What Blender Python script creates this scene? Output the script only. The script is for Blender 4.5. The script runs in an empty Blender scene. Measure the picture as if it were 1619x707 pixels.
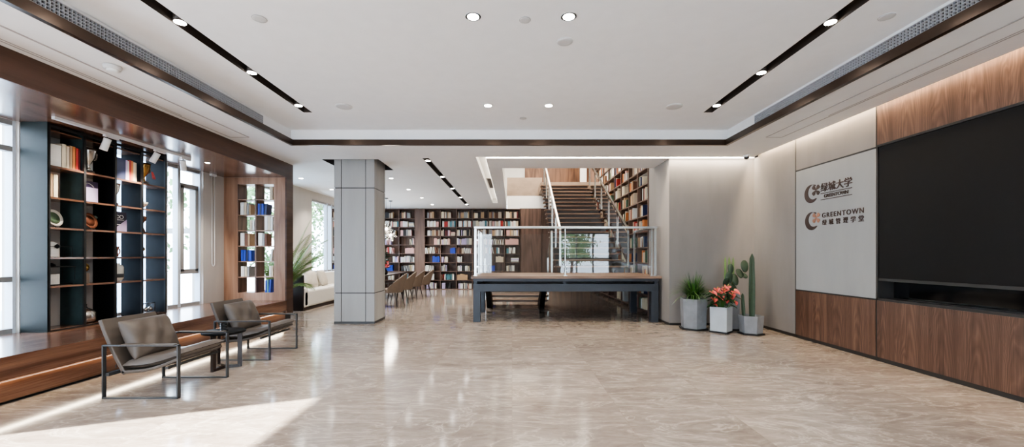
import bpy, bmesh, math, random
from mathutils import Vector, Matrix
random.seed(7)
PI = math.pi
C = bpy.context.scene.collection
H = 1.3            # camera height
CEIL = 3.10        # soffit
TRAY = 3.36        # raised ceiling
BAY = 2.82         # bay ceiling
XR = 4.50          # right wall face
XW = -5.60         # window wall face
XP = -4.375        # wood portal face

# ---------------------------------------------------------------- materials
def srgb(r, g, b):
    def f(c):
        c /= 255.0
        return c / 12.92 if c <= 0.04045 else ((c + 0.055) / 1.055) ** 2.4
    return (f(r), f(g), f(b), 1)

MATS = {}
class NT:
    def __init__(s, name):
        s.m = bpy.data.materials.new(name); s.m.use_nodes = True
        s.t = s.m.node_tree; s.n = s.t.nodes; s.n.clear()
        s.out = s.add('ShaderNodeOutputMaterial')
    def add(s, typ, **kw):
        nd = s.n.new(typ)
        for k, v in kw.items():
            if k in nd.inputs: nd.inputs[k].default_value = v
            else: setattr(nd, k, v)
        return nd
    def link(s, a, ao, b, bi): s.t.links.new(a.outputs[ao], b.inputs[bi])
    def bsdf(s, **kw):
        b = s.add('ShaderNodeBsdfPrincipled')
        for k, v in kw.items(): b.inputs[k].default_value = v
        s.link(b, 0, s.out, 0); return b
    def ramp(s, stops):
        r = s.add('ShaderNodeValToRGB'); e = r.color_ramp.elements
        while len(e) < len(stops): e.new(0.5)
        for el, (p, c) in zip(e, stops): el.position = p; el.color = c
        return r
    def coords(s, scale=(1, 1, 1), rot=(0, 0, 0)):
        tc = s.add('ShaderNodeTexCoord'); mp = s.add('ShaderNodeMapping')
        mp.inputs['Scale'].default_value = scale; mp.inputs['Rotation'].default_value = rot
        s.link(tc, 'Object', mp, 'Vector'); return mp

def pbr(name, col, rough=0.5, metal=0.0, var=0.0, scale=6.0, stretch=(1, 1, 1), bump=0.0, coat=0.0, rvar=0.0, spec=0.5):
    if name in MATS: return MATS[name]
    t = NT(name); b = t.bsdf(Roughness=rough, Metallic=metal)
    b.inputs['Base Color'].default_value = col
    b.inputs['Specular IOR Level'].default_value = spec
    if coat: b.inputs['Coat Weight'].default_value = coat; b.inputs['Coat Roughness'].default_value = 0.08
    mp = t.coords(stretch)
    nz = t.add('ShaderNodeTexNoise', Scale=scale, Detail=5.0, Roughness=0.6)
    t.link(mp, 0, nz, 'Vector')
    v = max(var, 0.02)
    lo = tuple(c * (1 - v) for c in col[:3]) + (1,); hi = tuple(min(1, c * (1 + v)) for c in col[:3]) + (1,)
    r = t.ramp([(0.3, lo), (0.7, hi)])
    t.link(nz, 0, r, 0); t.link(r, 0, b, 'Base Color')
    if rvar:
        mr = t.add('ShaderNodeMapRange'); mr.inputs[3].default_value = rough - rvar; mr.inputs[4].default_value = rough + rvar
        t.link(nz, 0, mr, 0); t.link(mr, 0, b, 'Roughness')
    if bump:
        bp = t.add('ShaderNodeBump', Strength=bump, Distance=0.01)
        t.link(nz, 0, bp, 'Height'); t.link(bp, 0, b, 'Normal')
    MATS[name] = t.m; return t.m

def wood(name, dark, mid, light, axis='Z', rough=0.35, size=1.0, planks=0.0, coat=0.0):
    """walnut veneer: stretched rings with cathedral figure, grain along the axis"""
    if name in MATS: return MATS[name]
    t = NT(name); b = t.bsdf(Roughness=rough)
    if coat: b.inputs['Coat Weight'].default_value = coat; b.inputs['Coat Roughness'].default_value = 0.12
    s = {'X': (0.12, 1, 1), 'Y': (1, 0.12, 1), 'Z': (1, 1, 0.12)}[axis]
    mp = t.coords(tuple(k * size for k in s))
    big = t.add('ShaderNodeTexNoise', Scale=2.2, Detail=2.0, Roughness=0.45)
    t.link(mp, 0, big, 'Vector')
    mul = t.add('ShaderNodeMath', operation='MULTIPLY'); mul.inputs[1].default_value = 15.0
    t.link(big, 0, mul, 0)
    fr = t.add('ShaderNodeMath', operation='PINGPONG'); fr.inputs[1].default_value = 1.0
    t.link(mul, 0, fr, 0)
    s2 = {'X': (0.03, 1, 1), 'Y': (1, 0.03, 1), 'Z': (1, 1, 0.03)}[axis]
    mp2 = t.coords(tuple(k * size for k in s2))
    fine = t.add('ShaderNodeTexNoise', Scale=110.0, Detail=4.0, Roughness=0.6)
    t.link(mp2, 0, fine, 'Vector')
    med = t.add('ShaderNodeTexNoise', Scale=9.0, Detail=3.0, Roughness=0.6)
    t.link(mp2, 0, med, 'Vector')
    mx = t.add('ShaderNodeMath', operation='MULTIPLY_ADD'); mx.inputs[1].default_value = 0.32
    t.link(fr, 0, mx, 0)
    m2 = t.add('ShaderNodeMath', operation='MULTIPLY_ADD'); m2.inputs[1].default_value = 0.45; m2.inputs[2].default_value = -0.12
    t.link(fine, 0, m2, 0); 
    m3 = t.add('ShaderNodeMath', operation='MULTIPLY_ADD'); m3.inputs[1].default_value = 0.75
    t.link(med, 0, m3, 0); t.link(m2, 0, m3, 2)
    t.link(m3, 0, mx, 2)
    r = t.ramp([(0.15, dark), (0.5, mid), (0.85, light)])
    t.link(mx, 0, r, 0); t.link(r, 0, b, 'Base Color')
    bp = t.add('ShaderNodeBump', Strength=0.05, Distance=0.004); t.link(fine, 0, bp, 'Height'); t.link(bp, 0, b, 'Normal')
    MATS[name] = t.m; return t.m

def veneer(name, dark, mid, light, plank=0.34, rough=0.4):
    """book matched vertical walnut leaves on a wall of constant x: arches in each leaf"""
    t = NT(name); b = t.bsdf(Roughness=rough)
    tc = t.add('ShaderNodeTexCoord'); sp = t.add('ShaderNodeSeparateXYZ'); t.link(tc, 'Object', sp, 0)
    def mth(op, a, bb=None, c=None):
        n = t.add('ShaderNodeMath', operation=op)
        for i, v in enumerate((a, bb, c)):
            if v is None: continue
            if isinstance(v, (int, float)): n.inputs[i].default_value = v
            else: t.t.links.new(v, n.inputs[i])
        return n.outputs[0]
    y, z = sp.outputs[1], sp.outputs[2]
    u = mth('DIVIDE', y, plank); pid = mth('FLOOR', u); fu = mth('SUBTRACT', mth('SUBTRACT', u, pid), 0.5)
    wn = t.add('ShaderNodeTexWhiteNoise', noise_dimensions='1D'); t.t.links.new(pid, wn.inputs['W']); rnd = wn.outputs['Value']
    mp = t.coords((1, 1, 0.22)); nz = t.add('ShaderNodeTexNoise', Scale=5.0, Detail=3.0, Roughness=0.5); t.link(mp, 0, nz, 'Vector')
    fx = mth('ADD', fu, mth('MULTIPLY', mth('SUBTRACT', nz.outputs[0], 0.5), 0.5))
    arch = mth('ADD', mth('MULTIPLY', mth('MULTIPLY', fx, fx), 9.0), mth('MULTIPLY', mth('ADD', z, mth('MULTIPLY', rnd, 5.0)), 1.1))
    ring = mth('PINGPONG', mth('MULTIPLY', mth('ADD', arch, mth('MULTIPLY', nz.outputs[0], 1.2)), 7.0), 1.0)
    mp2 = t.coords((1, 1, 0.02)); fn = t.add('ShaderNodeTexNoise', Scale=150.0, Detail=3.0, Roughness=0.6); t.link(mp2, 0, fn, 'Vector')
    md = t.add('ShaderNodeTexNoise', Scale=14.0, Detail=3.0, Roughness=0.6); t.link(mp2, 0, md, 'Vector')
    v = mth('ADD', mth('MULTIPLY', ring, 0.12), mth('ADD', mth('MULTIPLY', fn.outputs[0], 0.4), mth('ADD', mth('MULTIPLY', md.outputs[0], 0.5), mth('MULTIPLY', mth('SUBTRACT', rnd, 0.5), 0.08))))
    r = t.ramp([(0.3, dark), (0.53, mid), (0.78, light)]); t.t.links.new(v, r.inputs[0]); t.link(r, 0, b, 'Base Color')
    MATS[name] = t.m; return t.m

def emis(name, col, strength):
    if name in MATS: return MATS[name]
    t = NT(name); e = t.add('ShaderNodeEmission', Strength=strength); e.inputs[0].default_value = col
    t.link(e, 0, t.out, 0); MATS[name] = t.m; return t.m

def glass(name, tint, refl=1.0, ior=1.45, rough=0.0):
    if name in MATS: return MATS[name]
    t = NT(name)
    tr = t.add('ShaderNodeBsdfTransparent'); tr.inputs[0].default_value = tint
    gl = t.add('ShaderNodeBsdfGlossy', Roughness=rough); gl.inputs[0].default_value = (refl, refl, refl, 1)
    fz = t.add('ShaderNodeFresnel', IOR=ior); mx = t.add('ShaderNodeMixShader')
    t.link(fz, 0, mx, 0); t.link(tr, 0, mx, 1); t.link(gl, 0, mx, 2); t.link(mx, 0, t.out, 0)
    MATS[name] = t.m; return t.m

def marble():
    t = NT('marble_floor'); b = t.bsdf(Roughness=0.11)
    b.inputs['Specular IOR Level'].default_value = 0.42
    tc = t.add('ShaderNodeTexCoord')
    # per tile offset so that the figure breaks at the joints
    sc = t.add('ShaderNodeVectorMath', operation='MULTIPLY'); sc.inputs[1].default_value = (1 / 0.9, 1 / 0.9, 0)
    t.link(tc, 'Object', sc, 0)
    fl = t.add('ShaderNodeVectorMath', operation='FLOOR'); t.link(sc, 0, fl, 0)
    wn = t.add('ShaderNodeTexWhiteNoise', noise_dimensions='3D'); t.link(fl, 0, wn, 'Vector')
    off = t.add('ShaderNodeVectorMath', operation='MULTIPLY_ADD')
    off.inputs[1].default_value = (7, 7, 7); t.link(wn, 'Color', off, 0); t.link(tc, 'Object', off, 2)
    mp = t.add('ShaderNodeMapping'); mp.inputs['Rotation'].default_value = (0, 0, -0.5); mp.inputs['Scale'].default_value = (0.75, 2.0, 1)
    t.link(off, 0, mp, 0)
    n1 = t.add('ShaderNodeTexNoise', Scale=1.6, Detail=9.0, Roughness=0.62, Distortion=0.9); t.link(mp, 0, n1, 'Vector')
    n2 = t.add('ShaderNodeTexNoise', Scale=6.5, Detail=8.0, Roughness=0.7, Distortion=1.3); t.link(mp, 0, n2, 'Vector')
    n3 = t.add('ShaderNodeTexNoise', Scale=1.3, Detail=7.0, Roughness=0.6, Distortion=2.0); t.link(mp, 0, n3, 'Vector')
    r1 = t.ramp([(0.28, srgb(120, 108, 98)), (0.5, srgb(150, 138, 128)), (0.74, srgb(174, 163, 152))])
    t.link(n1, 0, r1, 0)
    r2 = t.ramp([(0.3, srgb(112, 99, 89)), (0.52, srgb(148, 135, 125)), (0.78, srgb(186, 176, 166))])
    t.link(n2, 0, r2, 0)
    m1 = t.add('ShaderNodeMix', data_type='RGBA'); m1.inputs[0].default_value = 0.5
    t.t.links.new(r1.outputs[0], m1.inputs[6]); t.t.links.new(r2.outputs[0], m1.inputs[7])
    # pale veins
    ab = t.add('ShaderNodeMath', operation='SUBTRACT'); ab.inputs[1].default_value = 0.5; t.link(n3, 0, ab, 0)
    ab2 = t.add('ShaderNodeMath', operation='ABSOLUTE'); t.link(ab, 0, ab2, 0)
    rv = t.ramp([(0.0, (0.38, 0.38, 0.38, 1)), (0.02, (0.08, 0.08, 0.08, 1)), (0.06, (0, 0, 0, 1))]); t.link(ab2, 0, rv, 0)
    m2 = t.add('ShaderNodeMix', data_type='RGBA'); m2.inputs[7].default_value = srgb(212, 203, 190)
    t.link(rv, 0, m2, 0); t.t.links.new(m1.outputs[2], m2.inputs[6])
    # tile tone
    hv = t.add('ShaderNodeHueSaturation', Saturation=1.0)
    mr = t.add('ShaderNodeMapRange'); mr.inputs[3].default_value = 0.80; mr.inputs[4].default_value = 0.91
    t.link(wn, 'Value', mr, 0); t.link(mr, 0, hv, 'Value'); t.t.links.new(m2.outputs[2], hv.inputs['Color'])
    # joints
    fr = t.add('ShaderNodeVectorMath', operation='FRACTION'); t.link(sc, 0, fr, 0)
    sx = t.add('ShaderNodeSeparateXYZ'); t.link(fr, 0, sx, 0)
    mn = t.add('ShaderNodeMath', operation='MINIMUM'); t.link(sx, 0, mn, 0); t.link(sx, 1, mn, 1)
    lt = t.add('ShaderNodeMath', operation='LESS_THAN'); lt.inputs[1].default_value = 0.004; t.link(mn, 0, lt, 0)
    m3 = t.add('ShaderNodeMix', data_type='RGBA'); m3.inputs[7].default_value = srgb(132, 119, 108)
    t.link(lt, 0, m3, 0); t.t.links.new(hv.outputs[0], m3.inputs[6]); t.t.links.new(m3.outputs[2], b.inputs['Base Color'])
    return t.m

def ribbed(name, col, sc=60.0, axis=0):
    t = NT(name); b = t.bsdf(Roughness=0.8); b.inputs['Base Color'].default_value = col
    mp = t.coords((1, 1, 1)); w = t.add('ShaderNodeTexWave', Scale=sc, Distortion=0.0); w.bands_direction = 'XYZ'[axis]
    t.link(mp, 0, w, 'Vector'); bp = t.add('ShaderNodeBump', Strength=0.35, Distance=0.01); t.link(w, 1, bp, 'Height'); t.link(bp, 0, b, 'Normal')
    MATS[name] = t.m; return t.m

W_D, W_M, W_L = srgb(52, 32, 22), srgb(98, 66, 47), srgb(140, 100, 74)
M = dict(
    floor=marble(),
    ceil=pbr('ceiling_paint', srgb(240, 240, 240), 0.75, var=0.01),
    soffit=pbr('soffit_paint', srgb(230, 229, 227), 0.75, var=0.01),
    walnutZ=wood('walnut_vertical', W_D, W_M, W_L, 'Z', 0.42),
    veneer=veneer('walnut_leaves', srgb(54, 37, 29), srgb(96, 70, 56), srgb(134, 104, 85)),
    walnutY=wood('walnut_along_bay', srgb(46, 30, 23), srgb(88, 60, 46), srgb(126, 92, 72), 'Y', 0.24, coat=0.3),
    walnutB=wood('walnut_beam', srgb(36, 24, 18), srgb(64, 44, 34), srgb(86, 61, 48), 'Y', 0.3),
    walnutE=wood('walnut_end', srgb(88, 60, 44), srgb(132, 98, 76), srgb(164, 128, 104), 'Z', 0.4),
    walnutC=wood('walnut_case', srgb(50, 36, 30), srgb(82, 62, 52), srgb(110, 85, 73), 'Z', 0.5),
    walnutX=wood('walnut_tread', srgb(66, 49, 40), srgb(104, 81, 66), srgb(138, 111, 92), 'X', 0.4),
    plaster=pbr('grey_panel', srgb(132, 126, 122), 0.6, var=0.07, scale=2.2, stretch=(1.5, 1.5, 0.35), bump=0.02),
    pale=pbr('pale_panel', srgb(150, 150, 148), 0.55, var=0.05, scale=2.0, stretch=(1.5, 1.5, 0.4)),
    wallgrey=pbr('warm_grey_wall', srgb(182, 176, 169), 0.7, var=0.05, scale=3, stretch=(1.4, 1.4, 0.3)),
    colm=pbr('column_cladding', srgb(158, 157, 154), 0.45, var=0.05, scale=2.4, stretch=(3, 3, 0.4)),
    dark=pbr('dark_trim', srgb(44, 41, 39), 0.45, var=0.05),
    bronze=pbr('bronze_trim', srgb(78, 66, 58), 0.28, metal=0.85, var=0.08, scale=4),
    black=pbr('black_gap', srgb(18, 17, 17), 0.6),
    slot=pbr('slot_black', srgb(58, 50, 45), 0.5),
    steel=pbr('teal_sheen_steel', srgb(38, 52, 52), 0.45, metal=0.1, var=0.5, scale=3.2, rvar=0.1, spec=0.3),
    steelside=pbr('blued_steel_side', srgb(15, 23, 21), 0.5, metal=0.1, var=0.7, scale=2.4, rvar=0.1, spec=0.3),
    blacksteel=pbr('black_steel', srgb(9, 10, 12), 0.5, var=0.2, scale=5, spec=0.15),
    gun=pbr('gunmetal', srgb(78, 80, 82), 0.38, metal=0.6, var=0.06),
    tabsteel=pbr('grey_blue_steel', srgb(46, 50, 57), 0.45, metal=0.2, var=0.08, scale=7),
    inox=pbr('brushed_steel', srgb(180, 180, 178), 0.25, metal=0.95, var=0.04, scale=12),
    white=pbr('white_enamel', srgb(228, 228, 226), 0.4),
    frame=pbr('window_frame_grey', srgb(150, 148, 146), 0.45, metal=0.1, var=0.03),
    frameL=pbr('window_frame_pale', srgb(196, 204, 212), 0.45, var=0.03),
    leather=pbr('taupe_leather', srgb(76, 68, 61), 0.5, var=0.06, scale=11, bump=0.12),
    leatherL=pbr('taupe_leather_seat', srgb(88, 81, 75), 0.32, var=0.08, scale=9, bump=0.08),
    screen=pbr('screen_black', srgb(17, 15, 14), 0.55, spec=0.25, var=0.08, scale=1.2),
    gloss=pbr('black_gloss', srgb(10, 10, 11), 0.08, spec=0.6),
    glass=glass('clear_glass', (0.93, 0.965, 0.96, 1), 1.0, 1.6),
    pane=glass('window_pane', (0.97, 0.985, 0.99, 1), 1.0, 1.10),
    sofa=ribbed('cream_ribbed_fabric', srgb(222, 217, 208), 26, 1),
    cushion=pbr('cushion_fabric', srgb(198, 188, 174), 0.85, var=0.06, scale=14, bump=0.1),
    chairf=pbr('taupe_upholstery', srgb(118, 103, 90), 0.75, var=0.06, scale=20, bump=0.08),
    darkwood=pbr('dark_stained_wood', srgb(40, 30, 27), 0.4, var=0.12, scale=5),
    conc=pbr('grey_concrete_pot', srgb(124, 126, 130), 0.75, var=0.16, scale=5, bump=0.12),
    concL=pbr('pale_concrete_pot', srgb(172, 178, 182), 0.7, var=0.06, scale=6, bump=0.06),
    soil=pbr('potting_soil', srgb(44, 34, 27), 0.95, var=0.3, scale=40, bump=0.5),
    leafd=pbr('leaf_dark', srgb(36, 62, 34), 0.45, var=0.25, scale=5),
    leafm=pbr('leaf_mid', srgb(66, 104, 44), 0.45, var=0.25, scale=5),
    leafp=pbr('leaf_palm', srgb(112, 138, 78), 0.5, var=0.25, scale=5),
    leaft=pbr('leaf_tree', srgb(104, 138, 88), 0.6, var=0.35, scale=1.5),
    cactus=pbr('cactus_green', srgb(50, 68, 50), 0.6, var=0.22, scale=9, bump=0.2),
    bark=pbr('bark_brown', srgb(84, 68, 54), 0.85, var=0.25, scale=12, bump=0.4),
    coral=pbr('coral_flower', srgb(224, 104, 98), 0.35, var=0.12, scale=6),
    spadix=pbr('spadix_yellow', srgb(226, 204, 112), 0.5),
    trav=pbr('travertine', srgb(150, 132, 116), 0.45, var=0.14, scale=3.2, stretch=(1, 1, 1.8)),
    gold=pbr('gold_metal', srgb(176, 140, 84), 0.25, metal=0.9, var=0.1),
    silver=pbr('silver_metal', srgb(190, 184, 176), 0.22, metal=0.9, var=0.08),
    copper=pbr('copper_metal', srgb(172, 112, 84), 0.3, metal=0.8, var=0.2),
    sign=pbr('sign_bronze', srgb(66, 50, 44), 0.42, metal=0.3, var=0.05),
    signc=pbr('sign_copper', srgb(160, 116, 96), 0.4, metal=0.4, var=0.05),
    porcelain=pbr('porcelain', srgb(222, 218, 206), 0.25, var=0.03),
    paper=pbr('book_pages', srgb(226, 218, 200), 0.9, var=0.05, scale=60),
    facade=pbr('pale_facade', srgb(214, 222, 230), 0.7, var=0.03),
    lamp=emis('lamp_glow', (1.0, 0.93, 0.82, 1), 26.0),
    lampc=emis('lamp_glow_cool', (1.0, 0.96, 0.9, 1), 30.0),
    strip=emis('led_strip', (1.0, 0.9, 0.74, 1), 9.0),
    stripw=emis('led_strip_cove', (1.0, 0.92, 0.8, 1), 6.0),
    pend=glass('pendant_glass', (0.95, 0.93, 0.88, 1), 1.0, 1.8),
)

# ---------------------------------------------------------------- mesh helpers
class MB:
    """collects shapes into one mesh"""
    def __init__(s): s.bm = bmesh.new(); s.mi = 0
    def _m(s, faces):
        for f in faces: f.material_index = s.mi
    def box(s, x0, x1, y0, y1, z0, z1, mat=None):
        vs = [s.bm.verts.new((x, y, z)) for z in (z0, z1) for y in (y0, y1) for x in (x0, x1)]
        if mat is not None:
            for v in vs: v.co = mat @ v.co
        ix = [(0, 2, 3, 1), (4, 5, 7, 6), (0, 1, 5, 4), (2, 6, 7, 3), (0, 4, 6, 2), (1, 3, 7, 5)]
        s._m([s.bm.faces.new([vs[i] for i in f]) for f in ix]); return s
    def quad(s, *p):
        s._m([s.bm.faces.new([s.bm.verts.new(q) for q in p])]); return s
    def lathe(s, prof, n=24, center=(0, 0, 0), mat=None, cap=True):
        cx, cy, cz = center; rings = []
        for r, z in prof:
            ring = []
            for k in range(n):
                a = 2 * PI * k / n; p = Vector((cx + r * math.cos(a), cy + r * math.sin(a), cz + z))
                ring.append(s.bm.verts.new(mat @ p if mat is not None else p))
            rings.append(ring)
        fs = []
        for a, b in zip(rings, rings[1:]):
            for k in range(n): fs.append(s.bm.faces.new((a[k], a[(k + 1) % n], b[(k + 1) % n], b[k])))
        if cap:
            fs.append(s.bm.faces.new(list(reversed(rings[0])))); fs.append(s.bm.faces.new(rings[-1]))
        for f in fs: f.smooth = True
        s._m(fs); return s
    def tube(s, pts, r, n=8, r1=None):
        pts = [Vector(p) for p in pts]; rings = []
        up = Vector((0, 0, 1))
        for i, p in enumerate(pts):
            d = (pts[min(i + 1, len(pts) - 1)] - pts[max(i - 1, 0)]).normalized()
            a = d.cross(up)
            if a.length < 1e-3: a = d.cross(Vector((1, 0, 0)))
            a.normalize(); b = d.cross(a).normalized()
            rr = r if r1 is None else r + (r1 - r) * i / max(1, len(pts) - 1)
            rings.append([s.bm.verts.new(p + rr * (math.cos(2 * PI * k / n) * a + math.sin(2 * PI * k / n) * b)) for k in range(n)])
        fs = []
        for a, b in zip(rings, rings[1:]):
            for k in range(n): fs.append(s.bm.faces.new((a[k], a[(k + 1) % n], b[(k + 1) % n], b[k])))
        for f in fs: f.smooth = n > 5
        fs.append(s.bm.faces.new(rings[0])); fs.append(s.bm.faces.new(list(reversed(rings[-1])))); s._m(fs); return s
    def bar(s, p, q, w, h, up=(0, 0, 1)):
        """rectangular bar between two points"""
        p, q = Vector(p), Vector(q); d = (q - p).normalized(); up = Vector(up)
        a = d.cross(up)
        if a.length < 1e-3: a = d.cross(Vector((1, 0, 0)))
        a.normalize(); b = a.cross(d).normalized(); L = (q - p).length
        m = Matrix((a.to_4d(), d.to_4d(), b.to_4d(), (0, 0, 0, 1))).transposed()
        m = Matrix(((a.x, d.x, b.x, p.x), (a.y, d.y, b.y, p.y), (a.z, d.z, b.z, p.z), (0, 0, 0, 1)))
        return s.box(-w / 2, w / 2, 0, L, -h / 2, h / 2, m)
    def prism(s, poly, z0, z1, mat=None):
        lo = [Vector((x, y, z0)) for x, y in poly]; hi = [Vector((x, y, z1)) for x, y in poly]
        if mat is not None: lo = [mat @ v for v in lo]; hi = [mat @ v for v in hi]
        lo = [s.bm.verts.new(v) for v in lo]; hi = [s.bm.verts.new(v) for v in hi]; n = len(poly)
        fs = [s.bm.faces.new(list(reversed(lo))), s.bm.faces.new(hi)]
        for k in range(n): fs.append(s.bm.faces.new((lo[k], lo[(k + 1) % n], hi[(k + 1) % n], hi[k])))
        s._m(fs); return s
    def cushion(s, w, h, t, mat, n=14, wr=0.0, seed=0):
        """soft rectangular cushion in its local xy plane"""
        rnd = random.Random(seed); ph = [rnd.uniform(0, 6) for _ in range(4)]
        top, bot = [], []
        for j in range(n + 1):
            for i in range(n + 1):
                u, v = 2 * i / n - 1, 2 * j / n - 1
                e = max(0.0, (1 - abs(u) ** 3.2)) ** 0.5 * max(0.0, (1 - abs(v) ** 3.2)) ** 0.5
                pin = 1 - 0.05 * (1 - abs(u * v)) * (abs(u) ** 6 + abs(v) ** 6) * 0.5
                z = e * t / 2
                ww = wr * e * (math.sin(5 * u + 3 * v + ph[0]) * math.sin(4 * v - 2 * u + ph[1]) + 0.6 * math.sin(9 * u - 4 * v + ph[2]))
                x, y = u * w / 2 * pin, v * h / 2 * pin
                top.append(Vector((x, y, z + ww))); bot.append(Vector((x, y, -z)))
        tv = [s.bm.verts.new(mat @ p) for p in top]; bv = []
        for j in range(n + 1):
            for i in range(n + 1):
                k = j * (n + 1) + i
                bv.append(tv[k] if i in (0, n) or j in (0, n) else s.bm.verts.new(mat @ bot[k]))
        fs = []
        for j in range(n):
            for i in range(n):
                a, b, c, d = j * (n + 1) + i, j * (n + 1) + i + 1, (j + 1) * (n + 1) + i + 1, (j + 1) * (n + 1) + i
                fs.append(s.bm.faces.new((tv[a], tv[b], tv[c], tv[d]))); fs.append(s.bm.faces.new((bv[d], bv[c], bv[b], bv[a])))
        for f in fs: f.smooth = True
        s._m(fs); return s
    def grid(s, fn, nu, nv, smooth=True):
        vs = [[s.bm.verts.new(fn(i / nu, j / nv)) for i in range(nu + 1)] for j in range(nv + 1)]
        fs = [s.bm.faces.new((vs[j][i], vs[j][i + 1], vs[j + 1][i + 1], vs[j + 1][i])) for j in range(nv) for i in range(nu)]
        for f in fs: f.smooth = smooth
        s._m(fs); return s
    def build(s, name, mats, parent=None, bevel=0.0, sub=0, solid=0.0, normals=True):
        if normals: bmesh.ops.recalc_face_normals(s.bm, faces=s.bm.faces[:])
        me = bpy.data.meshes.new(name); s.bm.to_mesh(me); s.bm.free()
        for m in (mats if isinstance(mats, (list, tuple)) else [mats]): me.materials.append(M[m] if isinstance(m, str) else m)
        o = bpy.data.objects.new(name, me); C.objects.link(o)
        if parent is not None: o.parent = parent
        if solid: k = o.modifiers.new('solid', 'SOLIDIFY'); k.thickness = solid; k.offset = 0
        if bevel: k = o.modifiers.new('bevel', 'BEVEL'); k.width = bevel; k.segments = 2; k.limit_method = 'ANGLE'
        if sub: k = o.modifiers.new('sub', 'SUBSURF'); k.levels = sub; k.render_levels = sub
        return o

def tag(o, label=None, cat=None, group=None, kind=None):
    if label: o['label'] = label
    if cat: o['category'] = cat
    if group: o['group'] = group
    if kind: o['kind'] = kind
    return o
def thing(name, label, cat, loc=(0, 0, 0), rz=0.0, group=None):
    o = bpy.data.objects.new(name, None); C.objects.link(o); o.empty_display_size = 0.1
    o.location = loc; o.rotation_euler = (0, 0, rz); return tag(o, label, cat, group)
def struct(name, mb, mats, parent=None, **kw):
    o = mb.build(name, mats, parent, **kw)
    if parent is None: o['kind'] = 'structure'
    return o
def dup(root, loc, rz=None, label=None, group=None):
    r = root.copy(); C.objects.link(r); r.location = loc
    if rz is not None: r.rotation_euler = (0, 0, rz)
    if label: r['label'] = label
    if group: r['group'] = group
    for ch in list(root.children):
        c = ch.copy(); C.objects.link(c); c.parent = r
        for g in list(ch.children):
            d = g.copy(); C.objects.link(d); d.parent = c
    return r
def box(*a, **k): return MB().box(*a, **k)
ORD = ['first', 'second', 'third', 'fourth', 'fifth', 'sixth', 'seventh', 'eighth', 'ninth', 'tenth', 'eleventh', 'twelfth', 'thirteenth', 'fourteenth', 'fifteenth', 'sixteenth', 'seventeenth', 'eighteenth', 'nineteenth', 'twentieth']

def area(name, loc, size, power, col=(1, 1, 1), rot=(0, 0, 0), spread=PI, portal=False):
    l = bpy.data.lights.new(name, 'AREA'); l.shape = 'RECTANGLE'; l.size, l.size_y = size; l.energy = power; l.color = col; l.spread = spread
    o = bpy.data.objects.new(name, l); C.objects.link(o); o.location = loc; o.rotation_euler = rot
    if portal: l.cycles.is_portal = True
    return o
def spot(name, loc, power, col=(1, 0.9, 0.78), ang=100, blend=0.8, rot=(0, 0, 0), r=0.035):
    l = bpy.data.lights.new(name, 'SPOT'); l.energy = power; l.color = col; l.spot_size = math.radians(ang); l.spot_blend = blend; l.shadow_soft_size = r
    o = bpy.data.objects.new(name, l); C.objects.link(o); o.location = loc; o.rotation_euler = rot; return o

# ---------------------------------------------------------------- SETTING: floor, ceilings, walls
struct('floor', box(-5.8, 4.9, -2.8, 16.6, -0.12, 0.0), 'floor')

def holed(mb, x0, x1, y0, y1, z, holes):
    xs = sorted({x0, x1, *[v for h in holes for v in h[:2]]}); ys = sorted({y0, y1, *[v for h in holes for v in h[2:4]]})
    for a, b in zip(xs, xs[1:]):
        for c, d in zip(ys, ys[1:]):
            mx, my = (a + b) / 2, (c + d) / 2
            if not any(h[0] < mx < h[1] and h[2] < my < h[3] for h in holes):
                mb.quad((a, c, z), (a, d, z), (b, d, z), (b, c, z))
def recess(mb, x0, x1, y0, y1, z0, z1, cap=True):
    mb.quad((x0, y0, z0), (x0, y1, z0), (x0, y1, z1), (x0, y0, z1)); mb.quad((x1, y0, z0), (x1, y1, z0), (x1, y1, z1), (x1, y0, z1))
    mb.quad((x0, y0, z0), (x1, y0, z0), (x1, y0, z1), (x0, y0, z1)); mb.quad((x0, y1, z0), (x1, y1, z0), (x1, y1, z1), (x0, y1, z1))
    if cap: mb.quad((x0, y0, z1), (x0, y1, z1), (x1, y1, z1), (x1, y0, z1))

TX0, TX1, TY0, TY1 = -3.567, 3.475, -1.6, 6.583
VOID = (-0.2, 2.92, 8.35, 15.55)
GROOVE = (-0.66, -0.485, 7.40, 13.9)
SLOT = (-0.485, 4.5, 7.40, 7.50)
RTRACK = (-1.66, -1.54, 7.48, 14.6)
COLH = (-3.565, -2.50, 7.58, 8.55)
WASH = (4.41, 4.62, -2.7, 7.40)
mb = MB()
holed(mb, XP, 4.62, -2.7, 15.8, CEIL, [(TX0, TX1, TY0, TY1), VOID, GROOVE, SLOT, RTRACK, COLH, WASH])
holed(mb, -5.8, XP, 8.09, 15.8, CEIL, [])
recess(mb, *GROOVE, CEIL, CEIL + 0.14); recess(mb, *SLOT, CEIL, CEIL + 0.12); recess(mb, *WASH, CEIL, CEIL + 0.25)
mb.quad((VOID[0], VOID[2], CEIL), (VOID[0], 15.5, CEIL), (VOID[0], 15.5, 3.62), (VOID[0], VOID[2], 3.62)); mb.quad((VOID[0], VOID[2], CEIL), (VOID[1], VOID[2], CEIL), (VOID[1], VOID[2], 3.62), (VOID[0], VOID[2], 3.62))
ceiling = struct('ceiling', mb, 'soffit', normals=False)
mb = MB(); recess(mb, *COLH, CEIL, CEIL + 0.2); mb.build('column_shadow_gap', 'dark', ceiling, normals=False)
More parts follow.
